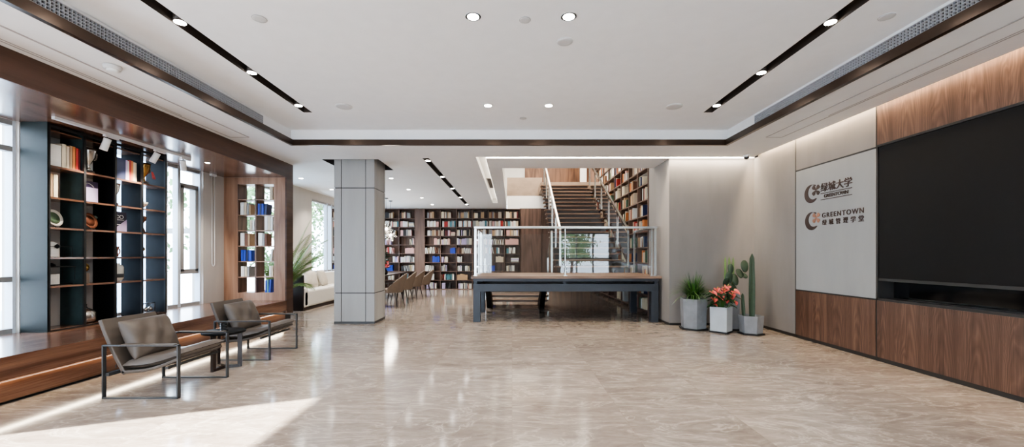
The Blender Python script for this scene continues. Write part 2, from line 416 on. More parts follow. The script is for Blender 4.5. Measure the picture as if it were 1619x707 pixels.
# raised tray ceiling with two lighting slots
LT = (-3.0, -2.875, -1.0, 5.83); RT = (2.755, 2.885, -1.0, 5.83)
mb = MB(); holed(mb, TX0 - 0.1, TX1 + 0.1, TY0 - 0.1, TY1 + 0.1, TRAY, [LT, RT])
mb.build('raised_ceiling', 'ceil', ceiling, normals=False)
mb = MB(); g = 0.06
for a in ((TX0 - g, TX0 - g, TY0, TY1 + g), (TX1 + g, TX1 + g, TY0, TY1 + g)):
    mb.quad((a[0], a[2], CEIL), (a[0], a[3], CEIL), (a[0], a[3], TRAY), (a[0], a[2], TRAY))
mb.quad((TX0 - g, TY1 + g, CEIL), (TX1 + g, TY1 + g, CEIL), (TX1 + g, TY1 + g, TRAY), (TX0 - g, TY1 + g, TRAY))
mb.quad((TX0 - g, TY0, CEIL), (TX1 + g, TY0, CEIL), (TX1 + g, TY0, TRAY), (TX0 - g, TY0, TRAY))
mb.build('tray_side', 'ceil', ceiling, normals=False)
# bronze band round the tray
for i, a in enumerate(((TX0 - 0.05, TX0, TY0, TY1 + 0.05), (TX1, TX1 + 0.05, TY0, TY1 + 0.05), (TX0, TX1, TY1, TY1 + 0.05))):
    struct('trim_%d' % (i + 1), box(*a, CEIL - 0.004, CEIL + 0.088), 'bronze')
# slot linings
for h in (LT, RT):
    mb = MB(); recess(mb, *h, TRAY, TRAY + 0.11); mb.build('light_slot', 'slot', ceiling, normals=False)
mb = MB(); recess(mb, *RTRACK, CEIL, CEIL + 0.11); mb.build('light_slot', 'slot', ceiling, normals=False)
# flush service panels in the soffit
for x0, x1 in ((-4.28, -4.0), (3.86, 4.10)):
    mb = MB(); e = 0.008
    mb.box(x0, x1, -1.5, 6.15, CEIL - 0.004, CEIL + 0.002)
    mb.mi = 1
    for s in (x0, x1): mb.box(s - e, s + e, -1.5, 6.15, CEIL - 0.006, CEIL + 0.001)
    mb.box(x0, x1, 6.15 - e, 6.15 + e, CEIL - 0.006, CEIL + 0.001)
    mb.box(x0 + (0.03 if x0 < 0 else 0.2), x0 + (0.045 if x0 < 0 else 0.215), -1.5, 5.2, CEIL - 0.0055, CEIL + 0.001)
    mb.build('service_panel', ['soffit', pbr('panel_joint', srgb(168, 163, 160), 0.7)], ceiling)
# closed roof over everything
struct('roof', box(-5.8, -0.25, -2.9, 16.6, 3.62, 3.9).box(2.95, 4.9, -2.9, 16.6, 3.62, 3.9).box(-0.25, 2.95, -2.9, 8.3, 3.62, 3.9)
       .box(-1.2, 5.0, 6.5, 17.6, 6.2, 6.4).box(-1.2, 5.0, 6.5, 6.6, 3.9, 6.2).box(-1.2, -1.1, 6.5, 17.6, 3.9, 6.2).box(4.9, 5, 6.5, 17.6, 3.9, 6.2), 'soffit')

# right wall: backing, panels, seams
R = struct('wall_right', box(4.75, 4.9, -2.8, 7.6, 0, 3.6), 'plaster')
def rp(name, y0, y1, z0, z1, m, x0=XR): box(x0, 4.76, y0, y1, z0, z1).build(name, m, R)
G = 0.012
rp('end_panel', 6.425 + G, 7.54, 0.05, 3.34, 'plaster')
rp('top_panel', 5.0 + G, 6.425 - G, 2.645, 3.34, 'plaster')
rp('logo_panel', 5.0 + G, 6.425 - G, 0.765, 2.622, 'pale')
rp('wood_panel', 5.0 + G, 6.425 - G, 0.05, 0.745, 'veneer')
rp('wood_panel', -2.7, 5.0 - G, 0.05, 0.745, 'veneer')
rp('wood_panel', -2.7, 5.0 - G, 2.66, 3.34, 'veneer')
box(4.515, 4.76, -2.7, 7.54, 0.0, 3.34).build('seam', 'dark', R) if False else None
mb = MB()
for y in (5.0, 6.425): mb.box(XR + 0.006, 4.76, y - G, y + G, 0, 3.34)
mb.box(XR + 0.006, 4.76, 5.0, 6.425, 2.622, 2.645); mb.box(XR + 0.006, 4.76, 5.0, 6.425, 0.745, 0.765)
mb.box(XR + 0.006, 4.76, -2.7, 5.0, 0.745, 0.775); mb.box(XR + 0.002, 4.76, -2.7, 5.0, 2.635, 2.66)
mb.build('seam', 'dark', R)
box(4.70, 4.752, -2.7, 4.98, 0.775, 0.985).build('niche', 'gloss', R)
struct('baseboard_right', box(XR + 0.01, 4.76, -2.7, 7.54, 0, 0.05), 'dark')
# wall that faces the camera beside the stair, and its return
struct('wall_stair', box(2.92, 4.76, 7.52, 8.63, 0.045, 6.2), 'plaster')
struct('baseboard_stair', box(2.93, 4.76, 7.53, 8.62, 0, 0.045), 'dark')
struct('wall_stair_side', box(3.28, 3.45, 8.63, 16.6, 0, 6.2), 'wallgrey')
# back wall
BW = struct('wall_back', box(-5.8, 3.45, 15.82, 16.0, 0, 3.1), 'walnutC')
box(-0.19, 3.3, 15.50, 15.82, 3.09, 3.58).build('fascia', 'ceil', BW)
box(0.30, 1.12, 15.46, 15.82, 0, 3.1).build('wood_panel', 'walnutC', BW)
box(1.13, 3.3, 15.50, 15.82, 0, 3.1).build('wood_panel', 'walnutC', BW)
box(-0.19, 1.15, 15.50, 15.56, 3.58, 4.28).build('stone_parapet', 'trav', BW)
box(-1.2, 3.45, 15.565, 17.6, 3.5, 3.9).build('upper_slab', 'ceil', BW)
box(1.02, 3.28, 14.34, 15.6, 3.64, 3.9).build('upper_landing', 'trav', BW)
UW = struct('wall_upper', box(-1.2, 5.0, 17.4, 17.6, 3.5, 6.2), 'ceil')
box(0.55, 4.5, 17.33, 17.4, 3.9, 6.1).build('wood_panel', 'walnutZ', UW)
box(2.55, 2.78, 15.1, 15.2, 3.9, 6.2).build('upper_jamb', 'ceil', UW)
# wall behind the camera, glazed
F = struct('wall_front', box(-5.8, -3.6, -2.8, -2.6, 0, 3.62).box(4.45, 4.9, -2.8, -2.6, 0, 3.62).box(-3.6, 4.45, -2.8, -2.6, 2.7, 3.62)
           .box(-0.9, 2.2, -2.8, -2.6, 0, 2.7), 'wallgrey')
def window(name, plane, fixed, spans, z0, z1, trans=(), sash=None, fm='frame', d=0.07):
    """plane 'X': wall of constant x; frames and one pane as children"""
    o = thing(name, None, None); o['kind'] = 'structure'
    def bx(a0, a1, zz0, zz1, dd, nm, m):
        if plane == 'X': b = box(fixed - dd, fixed + dd * 0.3, a0, a1, zz0, zz1)
        else: b = box(a0, a1, fixed - dd, fixed + dd * 0.3, zz0, zz1)
        return b.build(nm, m, o)
    s0, s1 = spans[0], spans[-1]
    for s in spans: bx(s - 0.03, s + 0.03, z0, z1, d, 'mullion', 'frameL')
    for z in (z0 + 0.025, z1 - 0.025, *trans): bx(s0, s1, z - 0.03, z + 0.03, d * 0.9, 'transom', fm)
    if sash:
        a0, a1, b0, b1 = sash
        for s in (a0, a1): bx(s - 0.035, s + 0.035, b0, b1, d * 1.2, 'sash_frame', fm)
        for z in (b0, b1): bx(a0 - 0.035, a1 + 0.035, z - 0.04, z + 0.04, d * 1.2, 'sash_frame', fm)
    if plane == 'X': MB().quad((fixed - 0.04, s0, z0), (fixed - 0.04, s1, z0), (fixed - 0.04, s1, z1), (fixed - 0.04, s0, z1)).build('pane', 'pane', o)
    else: MB().quad((s0, fixed - 0.04, z0), (s1, fixed - 0.04, z0), (s1, fixed - 0.04, z1), (s0, fixed - 0.04, z1)).build('pane', 'pane', o)
    return o
# window wall on the left
WINS = [(0.7, 2.17, 0.42, BAY), (4.0, 4.60, 0.42, BAY), (5.55, 7.34, 0.42, BAY), (8.25, 10.2, 0.45, 2.89), (11.33, 15.3, 0.8, 2.89)]
mb = MB(); ys = -2.8
for a, b, z0, z1 in WINS:
    mb.box(XW - 0.2, XW, ys, a, 0, 3.62); mb.box(XW - 0.2, XW, a, b, 0, z0); mb.box(XW - 0.2, XW, a, b, z1, 3.62); ys = b
mb.box(XW - 0.2, XW, ys, 16.6, 0, 3.62)
struct('wall_left', mb, 'wallgrey')
window('window_1', 'X', XW - 0.06, [0.7, 2.17], 0.42, BAY)
window('window_2', 'X', XW - 0.06, [4.0, 4.60], 0.42, BAY, (2.5, 1.03))
window('window_3', 'X', XW - 0.06, [5.55, 6.60, 6.86, 7.34], 0.42, BAY, (), (6.92, 7.24, 1.02, 2.5))
window('window_4', 'X', XW - 0.06, [8.25, 9.2, 10.2], 0.45, 2.89)
window('window_5', 'X', XW - 0.06, [11.33, 12.35, 12.65, 13.9, 15.3], 0.8, 2.89, (), (12.72, 13.83, 1.1, 2.45))
window('window_6', 'Y', -2.66, [2.2, 2.95, 3.7, 4.45], 0.0, 2.7, (0.35, 2.4))
box(2.2, 4.45, -2.655, -2.65, 1.04, 1.20).build('privacy_band', 'white', bpy.data.objects['window_6'])
window('window_7', 'Y', -2.66, [-3.6, -2.2, -0.9], 0.0, 2.7)

# ---------------------------------------------------------------- wood portal, bay ceiling and window bench
P = struct('trim_4', box(XP - 0.5, XP, -2.6, 8.09, BAY, CEIL + 0.03), 'walnutB')
box(XW, XP - 0.01, -2.6, 7.87, BAY - 0.002, BAY + 0.1).build('bay_ceiling', 'walnutY', P)
box(XP - 0.03, XP, 7.86, 8.09, 0.14, BAY + 0.02).build('jamb', 'walnutB', P)
box(XP - 0.18, XP - 0.04, 7.9, 8.07, 0.0, 0.14).build('plinth', 'dark', P)

b = thing('window_bench', 'long walnut window bench with glowing recess below, running along the bay windows', 'bench', (-5.0, 3, 0))
def wb(n, m, *a, **k): o = box(*a).build(n, m, b, **k); o.location = (5.0, -3, 0); return o
wb('seat_top', 'walnutY', XW, XP, -2.6, 7.865, 0.385, 0.424)
wb('fascia', 'walnutY', XP - 0.05, XP, -2.6, 7.865, 0.222, 0.385)
wb('riser', 'walnutY', XW, XP - 0.03, -2.6, 7.865, 0.03, 0.20)
wb('light_strip', 'stripw', XP - 0.075, XP - 0.055, -2.6, 7.8, 0.215, 0.225)
wb('plinth', 'dark', XW, XP - 0.09, -2.6, 7.8, 0.0, 0.03)
area('bench_wash', (XP + 0.005 - 0.03, 2.7, 0.208), (0.02, 10.2), 4.5, (1, 0.76, 0.46), (0, math.radians(-15), 0))
area('bench_floor_wash', (XP - 0.02, 2.7, 0.2), (0.02, 10.2), 1.6, (1, 0.8, 0.5), (0, math.radians(-35), 0))

# ---------------------------------------------------------------- books
BOOK_COLS = {'white': (232, 230, 224), 'cream': (222, 208, 180), 'tan': (180, 148, 112), 'red': (168, 52, 46), 'brown': (110, 74, 56),
             'blue': (38, 66, 168), 'navy': (28, 40, 78), 'grey': (150, 150, 148), 'black': (40, 38, 38), 'green': (84, 112, 92), 'pink': (218, 168, 160),
             'teal': (84, 132, 142), 'orange': (206, 128, 74), 'lilac': (188, 172, 206), 'beige': (206, 188, 164), 'maroon': (96, 36, 38)}
for k, v in BOOK_COLS.items(): M['book_' + k] = pbr('book_cover_' + k, srgb(*v), 0.55, var=0.05, scale=30)
BOOKS = []   # (mb-args, colour, label, group, size)
def book_mesh(mb, w, h, d, mat, flat=False):
    """local: spine at y=0 facing -y, width along x, depth +y, standing on z=0; material 0 cover, 1 pages"""
    c = 0.003
    mb.mi = 0
    mb.box(0, c, 0, d, 0, h, mat); mb.box(w - c, w, 0, d, 0, h, mat); mb.box(0, w, 0, c, 0, h, mat)
    mb.mi = 1
    mb.box(c, w - c, c, d - 0.006, 0.004, h - 0.004, mat)
def put_book(mat, w, h, d, col, label, group, prio):
    BOOKS.append(dict(mat=mat, w=w, h=h, d=d, col=col, label=label, group=group, prio=prio))

def fill(frame, cw, f0, f1, hmax, palette, where, group, prio, dense=0.97, lean=0.0, flat=False, rnd=random, tall=0.78):
    """books standing on a shelf cell between fractions f0..f1; frame maps local (x along shelf, y depth, z up)"""
    x, end, k = f0 * cw + 0.004, f1 * cw - 0.004, 0
    col = rnd.choice(palette); run = rnd.randint(1, 4); hh = rnd.uniform(0.62, tall) * hmax
    if flat:
        z = 0.0; n = 0
        while z < 0.55 * hmax and n < 4:
            t = rnd.uniform(0.03, 0.05); col = rnd.choice(palette); L = (end - x) * rnd.uniform(0.85, 1.0)
            m = frame @ Matrix.Translation((x, 0.02, z + t)) @ Matrix.Rotation(PI / 2, 4, 'Y')
            put_book(m, t, L, 0.16, col, '%s book lying flat, %s in pile, %s' % (col, ORD[n], where), group, prio * t * L); z += t; n += 1
        return
    pend = []
    while x < end - 0.014:
        if run <= 0:
            col = rnd.choice(palette); run = rnd.randint(1, 4) if rnd.random() < 0.5 else 1; hh = rnd.uniform(0.62, tall) * hmax
        w = min(rnd.uniform(0.02, 0.042), end - x); run -= 1
        h = hh * rnd.uniform(0.97, 1.03)
        d = rnd.uniform(0.15, 0.2)
        a = 0.0
        if lean and rnd.random() < lean and x + w + 0.05 < end and k > 0:
            a = rnd.choice((-1, -1)) * rnd.uniform(0.1, 0.22)
        adv = w
        y = rnd.uniform(0.01, 0.035)
        if a:
            # leaning to the left onto its neighbour: pivot on lower right corner
            sh = h * math.sin(-a); wx = w * math.cos(a)
            m = frame @ Matrix.Translation((x + sh + 0.001, y, 0.0)) @ Matrix.Rotation(a, 4, 'Y')
            if x + sh + wx < end: adv = sh + wx + 0.002
            else: a = 0
        if not a: m = frame @ Matrix.Translation((x, y, 0))
        pend.append((m, w, h, d, col, k, a)); x += adv; k += 1
    for (m, w, h, d, c, k, a) in pend:
        put_book(m, w, h, d, c, '%s%s book, %s from left, %s' % ('leaning ' if a else '', c, ORD[min(k, 19)], where), group, prio * w * h)

# ---------------------------------------------------------------- steel display shelf in the bay
SX, SY0, SP = -5.27, 4.61, 0.389
ROWZ = [2.334, 1.973, 1.624, 1.278, 0.947, 0.444]; SBACK = -5.575
sh = thing('display_shelf', 'tall black steel open display shelf with walnut shelves, standing on window bench', 'shelf', (SX, SY0, 0.4248))
def sp(n, m, x0, x1, y0, y1, z0, z1, **k):
    o = box(x0 - SX, x1 - SX, y0 - SY0, y1 - SY0, z0 - 0.424, z1 - 0.424).build(n, m, sh, **k); return o
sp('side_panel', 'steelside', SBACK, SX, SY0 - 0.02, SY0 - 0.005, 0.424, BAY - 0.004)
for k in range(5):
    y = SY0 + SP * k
    sp('divider', 'steel' if k < 2 else 'blacksteel', SBACK, SX - 0.003, y - 0.004, y + 0.004, 0.424, BAY - 0.004)  # window sheen on the first dividers is put into their teal colour
    sp('front_post', 'black', SX - 0.02, SX, y - 0.013, y + 0.013, 0.424, BAY - 0.004)
for k in range(4):
    y0, y1 = SY0 + SP * k + 0.013, SY0 + SP * (k + 1) - 0.013
    for z in ROWZ: 
        sp('shelf_board', 'walnutY', SBACK, SX - 0.004, y0 - 0.008, y1 + 0.008, z - 0.022, z)
    sp('top_rail', 'black', SX - 0.02, SX, y0, y1, BAY - 0.05, BAY - 0.02)
    sp('bottom_rail', 'black', SX - 0.015, SX, y0, y1, 0.424, 0.44)
    sp('top_board', 'walnutY', SBACK, SX - 0.03, y0, y1, BAY - 0.09, BAY - 0.075)
EPS = 0.0022
# items; local helper for cell positions: c column, f fraction along, xd distance behind the front
def cell(c, f, r, xd=0.13): return (SX - xd, SY0 + SP * (c + f), ROWZ[r] + EPS)
FR = lambda c, r, xd=0.05: Matrix.Translation((SX - xd, SY0 + SP * c + 0.016, ROWZ[r] + EPS)) @ Matrix.Rotation(PI / 2, 4, 'Z')
def shelf_books(c, r, specs, colname, rowname):
    x = specs[0]
    for k, (w, h, col, extra) in enumerate(specs[1]):
        put_book(FR(c, r) @ Matrix.Translation((x, 0, 0)), w, h, 0.17, col, '%s book, %s from left, %s shelf, %s column of steel shelf' % ((extra + ' ' + col).strip(), ORD[k], rowname, colname), 'books on the steel display shelf', 99999)
        x += w + 0.001
shelf_books(0, 0, (0.035, [(0.12, 0.255, 'white', 'thick boxed'), (0.05, 0.285, 'cream', 'tall'), (0.035, 0.27, 'beige', ''), (0.03, 0.285, 'tan', ''), (0.035, 0.285, 'orange', ''), (0.032, 0.275, 'red', ''), (0.022, 0.275, 'maroon', '')]), 'first', 'top')
shelf_books(0, 1, (0.004, [(0.018, 0.25, 'grey', 'thin'), (0.045, 0.27, 'tan', ''), (0.05, 0.265, 'cream', 'wide')]), 'first', 'second')
shelf_books(2, 0, (0.02, [(0.15, 0.29, 'navy', 'very thick'), (0.028, 0.28, 'lilac', ''), (0.02, 0.27, 'white', ''), (0.03, 0.29, 'red', ''), (0.03, 0.285, 'orange', ''), (0.03, 0.275, 'cream', 'first'), (0.02, 0.27, 'beige', '')]), 'third', 'top')
BOOKS[-2]['label'] = 'cream book, sixth from left, top shelf, third column of steel shelf'

def trophy(name, label, loc, mat, s=1.0, handles=True):
    t = thing(name, label, 'trophy', loc)
    MB().lathe([(0.05 * s, 0), (0.05 * s, 0.03 * s), (0.042 * s, 0.035 * s)], 16).build('plinth', 'darkwood', t)
    m = MB().lathe([(0.035 * s, 0.035 * s), (0.02 * s, 0.05 * s), (0.014 * s, 0.09 * s), (0.03 * s, 0.12 * s), (0.055 * s, 0.17 * s), (0.065 * s, 0.23 * s), (0.07 * s, 0.26 * s), (0.06 * s, 0.255 * s), (0.045 * s, 0.18 * s)], 20)
    m.build('cup', mat, t)
    if handles:
        for sg in (-1, 1):
            pts = [(0, sg * (0.055 + 0.035 * math.sin(a)) * s, (0.20 + 0.05 * math.cos(a)) * s) for a in [PI * k / 8 for k in range(9)]]
            MB().tube(pts, 0.006 * s, 6).build('handle', mat, t)
    return t
trophy('trophy', 'large two handled silver and gold trophy cup, top shelf, second column of steel shelf', cell(1, 0.4, 0), 'silver', 1.25)
t = trophy('trophy', 'gold trophy cup with red ribbon, top shelf, last column of steel shelf', cell(3, 0.4, 0), 'gold', 1.2)
mb = MB(); mb.quad((0.085, 0.03, 0.2), (0.085, 0.05, 0.2), (0.085, 0.075, 0.09), (0.085, 0.05, 0.1)); mb.quad((0.085, 0.05, 0.2), (0.085, 0.065, 0.19), (0.085, 0.105, 0.11), (0.085, 0.085, 0.09)); mb.build('ribbon', 'book_red', t, solid=0.002)
t = trophy('trophy', 'tall slim silver trophy vase, second shelf, third column of steel shelf', cell(2, 0.22, 1), 'silver', 1.15, False)
# award box with pale front
t = thing('award_box', 'lilac award box with dark purple top, second shelf, second column of steel shelf', 'box', cell(1, 0.34, 1, 0.12))
box(-0.015, 0.015, -0.125, 0.125, 0, 0.19).build('front_card', 'book_lilac', t)
box(-0.015, 0.015, -0.125, 0.125, 0.19, 0.27).build('dark_top', pbr('purple_dark', srgb(60, 48, 78), 0.4), t)
MB().tube([(0.017, -0.07 + 0.14 * k / 8, 0.2 + 0.04 * math.sin(PI * k / 8)) for k in range(9)], 0.003, 6).build('cord_handle', 'book_white', t)
# bowl, plates
t = thing('ornament_bowl', 'small beige footed bowl, second shelf, last column of steel shelf', 'bowl', cell(3, 0.25, 1))
MB().lathe([(0.035, 0), (0.03, 0.015), (0.055, 0.03), (0.085, 0.07), (0.09, 0.1), (0.08, 0.098), (0.06, 0.05)], 20).build('bowl', 'porcelain', t)
MB().tube([(0, 0.05 * math.cos(a), 0.1 + 0.03 * math.sin(a)) for a in [PI * k / 6 for k in range(7)]], 0.006, 6).build('rim_loop', 'gold', t)
def plate(label, loc, rim, mid, r=0.1):
    t = thing('display_plate', label, 'plate', loc, 0.15)
    m = Matrix.Translation((0.02, 0, r * 0.98 + 0.012)) @ Matrix.Rotation(math.radians(76), 4, 'Y')
    MB().lathe([(0.0001, 0.004), (r * 0.6, 0.002), (r * 0.75, 0.008), (r, 0.018), (r, 0.023), (r * 0.72, 0.013), (r * 0.0001, 0.008)], 32, mat=m, cap=False).build('plate', rim, t)
    MB().lathe([(r * 0.7, 0.0135), (r * 0.7, 0.0155), (0.001, 0.0115)], 32, mat=m, cap=False).build('painted_centre', mid, t)
    MB().tube([(0.06, -0.04, 0.004), (0.02, -0.04, 0.004), (-0.05, -0.02, 0.1)], 0.004, 6).tube([(0.06, 0.04, 0.004), (0.02, 0.04, 0.004), (-0.05, 0.02, 0.1)], 0.004, 6).tube([(0.06, -0.04, 0.004), (0.06, -0.04, 0.02)], 0.004, 6).tube([(0.06, 0.04, 0.004), (0.06, 0.04, 0.02)], 0.004, 6).tube([(-0.05, -0.02, 0.1), (-0.05, 0.02, 0.1)], 0.004, 6).tube([(-0.05, -0.02, 0.1), (-0.07, 0, 0.004)], 0.004, 6).build('stand', 'darkwood', t)
plate('white plate with green landscape on a stand, third shelf, first column of steel shelf', cell(0, 0.33, 2), 'porcelain', pbr('plate_green', srgb(96, 120, 92), 0.4, var=0.5, scale=12))
plate('copper plate on a stand, third shelf, second column of steel shelf', cell(1, 0.29, 2, 0.1), 'copper', pbr('plate_bronze', srgb(120, 74, 54), 0.35, metal=0.6, var=0.4, scale=12))
# horse figurine
t = thing('horse_figurine', 'pale jade green horse figurine, third shelf, right side of second column of steel shelf', 'figurine', cell(1, 0.66, 2, 0.235), PI / 2); t.scale = (0.85, 0.85, 0.95)
mb = MB()
me = bpy.data.meshes.new('horse_body')
hv = [(0, 0, 0.12), (0.05, 0, 0.125), (-0.06, 0, 0.12), (0.085, 0, 0.165), (0.105, 0, 0.2), (0.14, 0, 0.175), (0.05, 0.02, 0.06), (0.06, 0.02, 0.004), (0.05, -0.02, 0.06), (0.085, -0.02, 0.01), (-0.06, 0.02, 0.06), (-0.075, 0.02, 0.004), (-0.06, -0.02, 0.06), (-0.05, -0.02, 0.004), (-0.09, 0, 0.13), (-0.115, 0, 0.08)]
he = [(0, 1), (0, 2), (1, 3), (3, 4), (4, 5), (1, 6), (6, 7), (1, 8), (8, 9), (2, 10), (10, 11), (2, 12), (12, 13), (2, 14), (14, 15)]
me.from_pydata(hv, he, []); ho = bpy.data.objects.new('horse_body', me); C.objects.link(ho); ho.parent = t; me.materials.append(pbr('jade', srgb(150, 172, 158), 0.3, var=0.1))
k = ho.modifiers.new('skin', 'SKIN'); rad = [0.034, 0.034, 0.036, 0.024, 0.02, 0.011, 0.014, 0.009, 0.014, 0.009, 0.015, 0.009, 0.015, 0.009, 0.01, 0.008]
for v, r in zip(me.skin_vertices[0].data, rad): v.radius = (r, r)
me.skin_vertices[0].data[0].use_root = True
ho.modifiers.new('sub', 'SUBSURF').levels = 1; ho.modifiers['sub'].render_levels = 2
# lilac card box with white emblem
t = thing('award_box', 'dark and lilac split award box with white emblem, third shelf, third column of steel shelf', 'box', cell(2, 0.3, 2, 0.10))
box(-0.015, 0.015, -0.1, 0.12, 0, 0.27).build('box_body', pbr('box_purple', srgb(52, 48, 66), 0.4), t)
MB().prism([(-0.1, 0.0), (0.12, 0.0), (0.12, 0.17)], 0.0155, 0.017, Matrix(((0, 0, 1, 0), (1, 0, 0, 0), (0, 1, 0, 0), (0, 0, 0, 1)))).build('lilac_corner', 'book_lilac', t)
MB().tube([(0.017, -0.02 + 0.035 * math.cos(a), 0.2 + 0.02 * math.sin(a)) for a in [2 * PI * k / 16 for k in range(17)]], 0.004, 6).tube([(0.017, 0.045 + 0.025 * math.cos(a), 0.2 + 0.022 * math.sin(a)) for a in [2 * PI * k / 16 for k in range(17)]], 0.004, 6).box(0.0155, 0.018, -0.07, 0.08, 0.155, 0.162).box(0.0155, 0.018, -0.05, 0.03, 0.09, 0.1).build('white_emblem', 'book_white', t)
# abstract wooden figure
t = thing('wood_sculpture', 'brown abstract leaning figure sculpture, third shelf, last column of steel shelf', 'sculpture', cell(3, 0.28, 2))
MB().box(-0.04, 0.04, -0.07, 0.07, 0, 0.02).build('base', 'blacksteel', t)
MB().tube([(0, -0.05, 0.02), (0, -0.01, 0.1), (0, 0.03, 0.17), (0, 0.07, 0.2)], 0.026, 8, 0.02).tube([(0, 0.05, 0.02), (0, 0.0, 0.1), (0, -0.02, 0.16)], 0.022, 8, 0.02).lathe([(0.001, -0.03), (0.024, -0.015), (0.028, 0), (0.022, 0.02), (0.001, 0.03)], 12, (0, 0.06, 0.225)).build('figure', 'copper', t)
# white dome sculpture with wire frame
t = thing('dome_ornament', 'white round topped ornament inside black wire frame, fourth shelf, first column of steel shelf', 'ornament', cell(0, 0.3, 3))
MB().box(-0.04, 0.04, -0.09, 0.07, 0, 0.1).prism([(0.08 * math.cos(a) - 0.01, 0.08 * math.sin(a)) for a in [PI * k / 14 for k in range(15)]], -0.04, 0.04, Matrix(((0, 0, 1, 0), (1, 0, 0, 0), (0, 1, 0, 0.1), (0, 0, 0, 1)))).build('dome_block', 'porcelain', t, bevel=0.004)
MB().lathe([(0.001, -0.025), (0.022, -0.01), (0.02, 0.012), (0.001, 0.03)], 10, (0.055, 0.03, 0.125)).build('dark_knot', 'blacksteel', t)
mb = MB()
for x in (-0.05, 0.05):
    mb.tube([(x, -0.1, 0), (x, -0.1, 0.125), (x, 0.2, 0.125), (x, 0.2, 0.002)], 0.0035, 6)
mb.tube([(-0.05, 0.2, 0.125), (0.05, 0.2, 0.125)], 0.0035, 6); mb.build('wire_frame', 'black', t)
# bronze jug and small bronze
t = thing('bronze_jug', 'bronze jug with loop handle, fourth shelf, third column of steel shelf', 'jug', cell(2, 0.24, 3))
MB().lathe([(0.05, 0), (0.055, 0.02), (0.045, 0.06), (0.05, 0.1), (0.065, 0.14), (0.058, 0.138), (0.04, 0.1)], 18).build('body', 'copper', t)
MB().tube([(0, 0.045 + 0.05 * math.sin(a), 0.075 + 0.045 * math.cos(a)) for a in [PI * k / 8 for k in range(9)]], 0.008, 6).build('handle', 'copper', t)
t = thing('bronze_ornament', 'small knotted bronze ornament, fourth shelf, last column of steel shelf', 'ornament', cell(3, 0.26, 3))
MB().box(-0.03, 0.03, -0.06, 0.06, 0, 0.015).build('base', 'darkwood', t)
MB().tube([(0.02 * math.sin(3 * a), 0.045 * math.sin(2 * a), 0.08 + 0.055 * math.sin(a)) for a in [2 * PI * k / 40 for k in range(41)]], 0.015, 8).build('knot', 'gold', t)
# white ribbed block under wire table
t = thing('ribbed_box', 'white ribbed box with dark round object on it, fifth shelf, first column of steel shelf', 'box', cell(0, 0.28, 4))
mb = MB()
for k in range(7): mb.box(-0.05, 0.05, -0.075 + 0.021 * k, -0.058 + 0.021 * k, 0.012, 0.13)
mb.box(-0.048, 0.046, -0.074, 0.066, 0.012, 0.126); mb.build('ribs', 'book_white', t)
box(-0.06, 0.06, -0.09, 0.2, 0, 0.012).build('tray', 'blacksteel', t)
t2 = thing('wire_stand', 'black wire stand holding dark ornament, fifth shelf, first column of steel shelf', 'stand', cell(0, 0.44, 4, 0.12))
mb = MB()
for x in (-0.075, 0.075):
    mb.tube([(x, -0.135, 0), (x, -0.135, 0.215), (x, 0.14, 0.215), (x, 0.14, 0.06), (x, 0.17, 0.06)], 0.004, 6)
mb.box(-0.08, 0.08, -0.14, 0.15, 0.212, 0.222); mb.build('frame', 'black', t2)
MB().lathe([(0.001, 0.222), (0.05, 0.225), (0.045, 0.245), (0.02, 0.262), (0.001, 0.266)], 14, (0, -0.06, 0)).build('dark_dome', 'blacksteel', t2)
# gold globe trophy
t = thing('globe_trophy', 'gold globe trophy on tapered block, fifth shelf, second column of steel shelf', 'trophy', cell(1, 0.26, 4))
MB().prism([(-0.035, -0.04), (0.035, -0.04), (0.035, 0.04), (-0.035, 0.04)], 0, 0.13).build('block', 'trav', t, bevel=0.003)
MB().lathe([(0.001, -0.05)] + [(0.05 * math.cos(a), 0.05 * math.sin(a)) for a in [PI * (k / 10 - 0.5) for k in range(1, 10)]] + [(0.001, 0.05)], 16, (0, 0, 0.19)).build('globe', 'gold', t)
MB().tube([(0, 0.064 * math.cos(a), 0.19 + 0.064 * math.sin(a)) for a in [2 * PI * k / 18 for k in range(15)]], 0.008, 6).tube([(0, 0, 0.128), (0, 0, 0.145)], 0.012, 6).build('ring', 'gold', t)
# white vase with dark band
t = thing('vase', 'white cylinder vase with dark grey band, fifth shelf, third column of steel shelf', 'vase', cell(2, 0.3, 4))
MB().lathe([(0.055, 0), (0.07, 0.01), (0.088, 0.04), (0.09, 0.19), (0.078, 0.215), (0.05, 0.225), (0.052, 0.245), (0.045, 0.244), (0.045, 0.22)], 28).build('body', 'porcelain', t)
MB().lathe([(0.0895, 0.05), (0.0912, 0.052), (0.0918, 0.1), (0.09, 0.102)], 28, cap=False).build('grey_band', 'gun', t)
# silver belly vase
t = thing('vase', 'silver round bellied vase with short neck, bottom shelf, second column of steel shelf', 'vase', cell(1, 0.32, 5, 0.15))
MB().lathe([(0.07, 0), (0.1, 0.015), (0.115, 0.05), (0.11, 0.13), (0.085, 0.16), (0.035, 0.19), (0.025, 0.21), (0.03, 0.235), (0.024, 0.235), (0.018, 0.21)], 28).build('body', 'silver', t)
